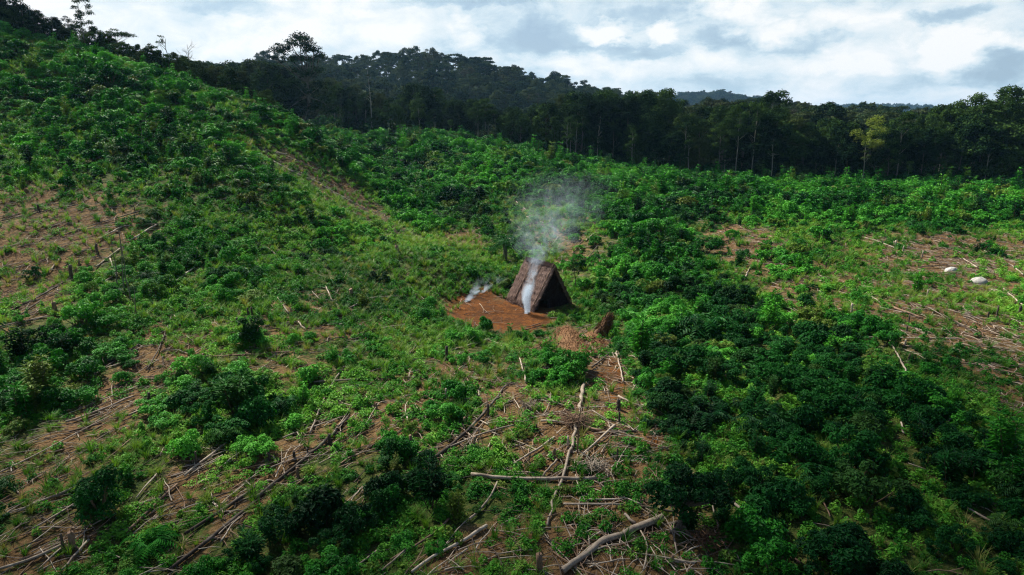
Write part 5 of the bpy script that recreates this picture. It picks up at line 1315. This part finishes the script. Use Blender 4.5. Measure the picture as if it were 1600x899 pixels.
# small dark tree in the foreground, trunk visible below its crown
def small_dark():
    r = np.random.RandomState(5); g0 = ground(1066, 824); c_ = MB(); t_ = MB(); lobes = []
    t_.tube([(0, 0, -.15), (-.02, 0, .35), (.03, .05, .8), (.0, .1, 1.3)], [.26, .15, .12, .08], 8, wob=.12, r=r)
    for a in (0.2, 1.4, 2.6, 3.7, 5.0): t_.tube([(0, 0, .25), (math.cos(a) * .3, math.sin(a) * .3, .06), (math.cos(a) * .65, math.sin(a) * .6, -.05)], [.1, .07, .03], 6)
    for k in range(22):
        a = r.rand() * 6.28; d = 1.15 * math.sqrt(r.rand()); q = np.array([math.cos(a) * d * 1.1 + .15, math.sin(a) * d + .2, 1.0 + 1.1 * r.rand() * (1 - d * .35)]); lobes.append((*q, .34 + .12 * r.rand(), .28))
        t_.tube([(0, .05, .8), (q + [0, 0, .8]) / 2, q], [.05, .035, .015], 6, caps=False)
    foliage_lobes(c_, r, lobes, 4200, .16, .08, up=.6)
    make_tree('small_tree', (c_, t_), (M_leafd, M_bark), g0, 0, 1, 'small dark round tree with flared trunk at the border of bare soil')


small_dark()
# lone dark bush, lower left
def lone_bush(px, py, s, seed, lab, name='dark_bush'):
    r = np.random.RandomState(seed); g0 = ground(px, py); c_ = MB(); t_ = MB(); lobes = []
    for k in range(16):
        a = r.rand() * 6.28; d = .5 * math.sqrt(r.rand()); q = np.array([math.cos(a) * d, math.sin(a) * d, .35 + 1.1 * r.rand()]) * s; lobes.append((*q, .3 * s, .28 * s)); t_.tube([(0, 0, -.1), q / 2, q], [.04, .03, .012], 6, caps=False)
    foliage_lobes(c_, r, lobes, 2600, .15, .075)
    e = bpy.data.objects.new(name, None); COL.objects.link(e); link('foliage', c_.mesh('foliage', [M_leafd if seed != 2 else M_leaf]), e); link('stem', t_.mesh('stem', [M_stem]), e); e.location = tuple(g0); tag(e, lab, 'bush')


lone_bush(160, 812, 1.25, 1, 'lone tall dark bush between the parallel logs at lower left')
lone_bush(760, 520, .8, 2, 'small dark bush in front of the orange yard', 'dark_bush')
lone_bush(397, 542, 1.1, 3, 'dark bush above the level brown trunk, foot of left slope')


# little palm behind the hut
def palm():
    r = np.random.RandomState(6); X0, Y0 = -.85, 69; g0 = G(X0, Y0)
    for _ in range(3): q, _y = proj(*g0); g0 = G(g0[0] + (789 - q) / F * Y0, Y0)
    top = P(787, 378, Y0)[2] - g0[2]; t_ = MB(); c_ = MB(); t_.tube([(0, 0, -.2), (.05, 0, top * .5), (-.05, 0, top)], [.24, .2, .2], 8, wob=.1, r=r)
    for k in range(34):
        th = k * 2.4; el = .95 - 1.3 * r.rand(); ln = 1.5 + .6 * r.rand(); u = np.linspace(.05, 1, 14); x = u * ln * math.cos(el * .6); z = top + math.sin(el) * u * ln - .75 * u * u * ln * .8
        C = np.stack([np.cos(th) * x - .05, np.sin(th) * x, z], 1); T_ = unit(np.gradient(C, axis=0)); side = np.array([-math.sin(th), math.cos(th), 0]); c_.tube(C[::3], np.linspace(.025, .008, len(C[::3])), 6, caps=False)
        for sg in (-1, 1): D_ = unit(side * sg + T_ * .6 - np.array([0, 0, .35])); ll = .42 * np.sin(np.pi * np.clip(u, .12, .95)) ** .5; c_.leaves(C + D_ * ll[:, None] * .5, D_, np.tile([0, 0, 1.], (14, 1)) + r.randn(14, 3) * .2, ll, .07, .2 + .5 * r.rand(14))
    e = bpy.data.objects.new('palm_tree', None); COL.objects.link(e); link('trunk', t_.mesh('trunk', [M_bark]), e); link('crown', c_.mesh('crown', [M_leafd]), e); e.location = tuple(g0)
    tag(e, 'short dark palm with drooping fronds behind the hut, left of the smoke', 'palm')


palm()


# ------------------------------------------------------------------ smoke
def smoke(name, path, dens, lab, col=(.70, .84, 1.0)):
    """path: rows of (x, y, z, radius, density) relative to the first point"""
    path = np.array(path, float); p0 = path[0, :3].copy(); q = path.copy(); q[:, :3] -= p0; z1 = q[-1, 2]
    zs = np.linspace(0, z1, 14); X_ = np.interp(zs, q[:, 2], q[:, 0]); Y_ = np.interp(zs, q[:, 2], q[:, 1]); R_ = np.interp(zs, q[:, 2], q[:, 3])
    b = MB(); k = 16; th = np.arange(k) * 2 * np.pi / k; V = np.stack([X_[:, None] + np.cos(th) * R_[:, None] * 1.3, Y_[:, None] + np.sin(th) * R_[:, None] * 1.3, np.repeat(zs[:, None], k, 1)], -1)
    i, j = np.meshgrid(np.arange(13), np.arange(k), indexing='ij'); j2 = (j + 1) % k; b.add(V.reshape(-1, 3), np.stack([i * k + j, i * k + j2, (i + 1) * k + j2, (i + 1) * k + j], -1).reshape(-1, 4))
    for base, fl in ((0, 1), (13 * k, 0)):                      # closed ends: strips of quads across the ring
        e = np.array([[w, w + 1, k - 2 - w, k - 1 - w] for w in range(k // 2 - 1)]); b.Fc.append((e[:, ::-1] if fl else e) + base); b.M.append(np.zeros(len(e), int)); b.sm.append(np.zeros(len(e), bool))
    m_ = bpy.data.materials.new(name); m_.use_nodes = True; t = NT(m_.node_tree)
    oc = t.n('ShaderNodeTexCoord').outputs['Object']; sp = t.n('ShaderNodeSeparateXYZ', {0: oc}); zz = t.m('DIVIDE', sp.outputs[2], z1, clamp=True)
    def curve(vals, lo, hi):
        nd = t.n('ShaderNodeValToRGB'); e = nd.color_ramp.elements; nd.color_ramp.interpolation = 'B_SPLINE' if False else 'LINEAR'
        while len(e) < len(vals): e.new(.5)
        for w, (p_, v_) in enumerate(vals): e[w].position = p_; x_ = (v_ - lo) / (hi - lo); e[w].color = (x_, x_, x_, 1)
        t.link(zz, nd.inputs[0]); return t.m('ADD', t.m('MULTIPLY', nd.outputs[0], hi - lo), lo)
    f_ = q[:, 2] / z1; rng_ = lambda a: (a.min() - .01, a.max() + .01)
    cx = curve(list(zip(f_, q[:, 0])), *rng_(q[:, 0])); cy = curve(list(zip(f_, q[:, 1])), *rng_(q[:, 1])); cr = curve(list(zip(f_, q[:, 3])), *rng_(q[:, 3])); cdn = curve(list(zip(f_, q[:, 4])), 0, q[:, 4].max() + .01)
    wn = t.noise(oc, .9, 3, .5, out=1); off = t.n('ShaderNodeVectorMath', {0: wn, 1: (.5, .5, .5)}, operation='SUBTRACT').outputs[0]; os_ = t.n('ShaderNodeSeparateXYZ', {0: off})
    dx = t.m('ADD', t.m('DIVIDE', t.m('SUBTRACT', sp.outputs[0], cx), cr), t.m('MULTIPLY', os_.outputs[0], 1.5)); dy = t.m('ADD', t.m('DIVIDE', t.m('SUBTRACT', sp.outputs[1], cy), cr), t.m('MULTIPLY', os_.outputs[1], 1.5))
    rad = t.m('SQRT', t.m('ADD', t.m('MULTIPLY', dx, dx), t.m('MULTIPLY', dy, dy))); fall = t.m('POWER', t.m('SUBTRACT', 1.0, rad, clamp=True), 1.0)
    nz = t.ramp(t.noise(oc, 1.0, 4, .55, dist=1.2), [(.44, 0.0), (.64, 1.0)])
    mixn = t.m('ADD', t.m('MULTIPLY', nz, t.m('MINIMUM', t.m('MULTIPLY', zz, 4.0), 1.0)), t.m('SUBTRACT', 1.0, t.m('MINIMUM', t.m('MULTIPLY', zz, 4.0), 1.0)))
    den = t.m('MULTIPLY', t.m('MULTIPLY', fall, mixn), t.m('MULTIPLY', cdn, dens))
    pv_ = t.n('ShaderNodeVolumePrincipled', {'Color': (*col, 1), 'Density': den, 'Anisotropy': .2}); t.n('ShaderNodeOutputMaterial', {'Volume': pv_.outputs[0]})
    o = link(name, b.mesh(name, [m_]), loc=p0); return tag(o, label=lab, cat='smoke', kind='stuff')


g0 = ground(823, 490); Yd = g0[1]
row = lambda px, py, dY, rad, dn: (*P(px, py, Yd + dY), rad, dn)
smoke('smoke', [(*(g0 + [0, 0, 0]), .24, 1.0), row(824, 478, 0, .34, 1.), row(822, 462, .1, .50, .85), row(827, 446, .3, .58, .50), row(832, 430, .6, .50, .22), row(836, 414, .9, .60, .13), row(840, 400, 1.4, 1.3, .05),
                row(852, 376, 2.4, 3.1, .022), row(862, 345, 4, 4.2, .014), row(876, 310, 6, 5.0, .007), row(890, 265, 8, 5.4, .0)], 11.0, 'white smoke column rising before the hut and drifting right')
g1 = ground(728, 472); Yd = g1[1]
smoke('smoke', [(*g1, .26, 1.), row(733, 466, .2, .45, .9), row(741, 459, .4, .60, .7), row(751, 452, .7, .85, .40), row(762, 443, 1.2, 1.2, .10), row(775, 430, 2.0, 1.6, .0)], 4.5, 'small wisp of smoke at the left of the orange yard')
# the two fires' ash beds
for k, (gg, lab) in enumerate(((g0, 'small grey ash bed under the white smoke column'), (g1, 'small grey ash bed under the left wisp of smoke'))):
    r = np.random.RandomState(k); b = MB()
    for q in range(9): a = r.rand() * 6.28; b.tube([(math.cos(a) * .1, math.sin(a) * .1, .10), (math.cos(a) * .3, math.sin(a) * .3, .07), (math.cos(a) * .4, math.sin(a) * .4, .03)], [.02, .025, .02], 6, wob=.15, r=r)
    tag(link('ash_bed', b.mesh('ash_bed', [M_log['dark']]), loc=gg), lab, 'fire')

# ------------------------------------------------------------------ haze
HZ = 0.00009
b = MB(); lo, hi = np.array([-5200, -3200, -40]), np.array([5200, 8200, 140.])
V = np.array([[(lo, hi)[a][0], (lo, hi)[b_][1], (lo, hi)[c_][2]] for a in (0, 1) for b_ in (0, 1) for c_ in (0, 1)])
b.add(V, [[0, 1, 3, 2], [4, 6, 7, 5], [0, 4, 5, 1], [2, 3, 7, 6], [0, 2, 6, 4], [1, 5, 7, 3]])
hm = bpy.data.materials.new('haze'); hm.use_nodes = True; t = NT(hm.node_tree)
pv_ = t.n('ShaderNodeVolumePrincipled', {'Color': (.32, .62, 1.0, 1), 'Density': HZ, 'Anisotropy': .3}); t.n('ShaderNodeOutputMaterial', {'Volume': pv_.outputs[0]})
tag(link('haze', b.mesh('haze', [hm])), kind='stuff')


# labels that still coincide: say which is taller, wider or higher up
from collections import defaultdict
seen = defaultdict(list)
for o in COL.objects:
    if o.parent is None and o.get('label'): seen[o['label']].append(o)
for lab, obs in seen.items():
    if len(obs) == 2 and len(lab.split()) <= 15:
        a, b_ = sorted(obs, key=lambda o: o.scale[2]); da = abs(a.scale[2] - b_.scale[2]) / max(b_.scale[2], 1e-6)
        if da > .06: a['label'] = 'smaller ' + lab; b_['label'] = 'larger ' + lab
        else:
            a, b_ = sorted(obs, key=lambda o: o.location[1]); a['label'] = 'nearer ' + lab; b_['label'] = 'farther ' + lab
    elif 3 <= len(obs) <= 9 and len(lab.split()) <= 13:
        pr_ = [(float(proj(*[np.float64(v) for v in o.location])[0]), i, o) for i, o in enumerate(obs)]
        for w_, (_x, _i, o) in zip(['leftmost', 'second', 'third', 'fourth', 'fifth', 'sixth', 'seventh', 'eighth', 'ninth'], sorted(pr_)):
            o['label'] = lab + (', leftmost such' if w_ == 'leftmost' else f', {w_} from left')
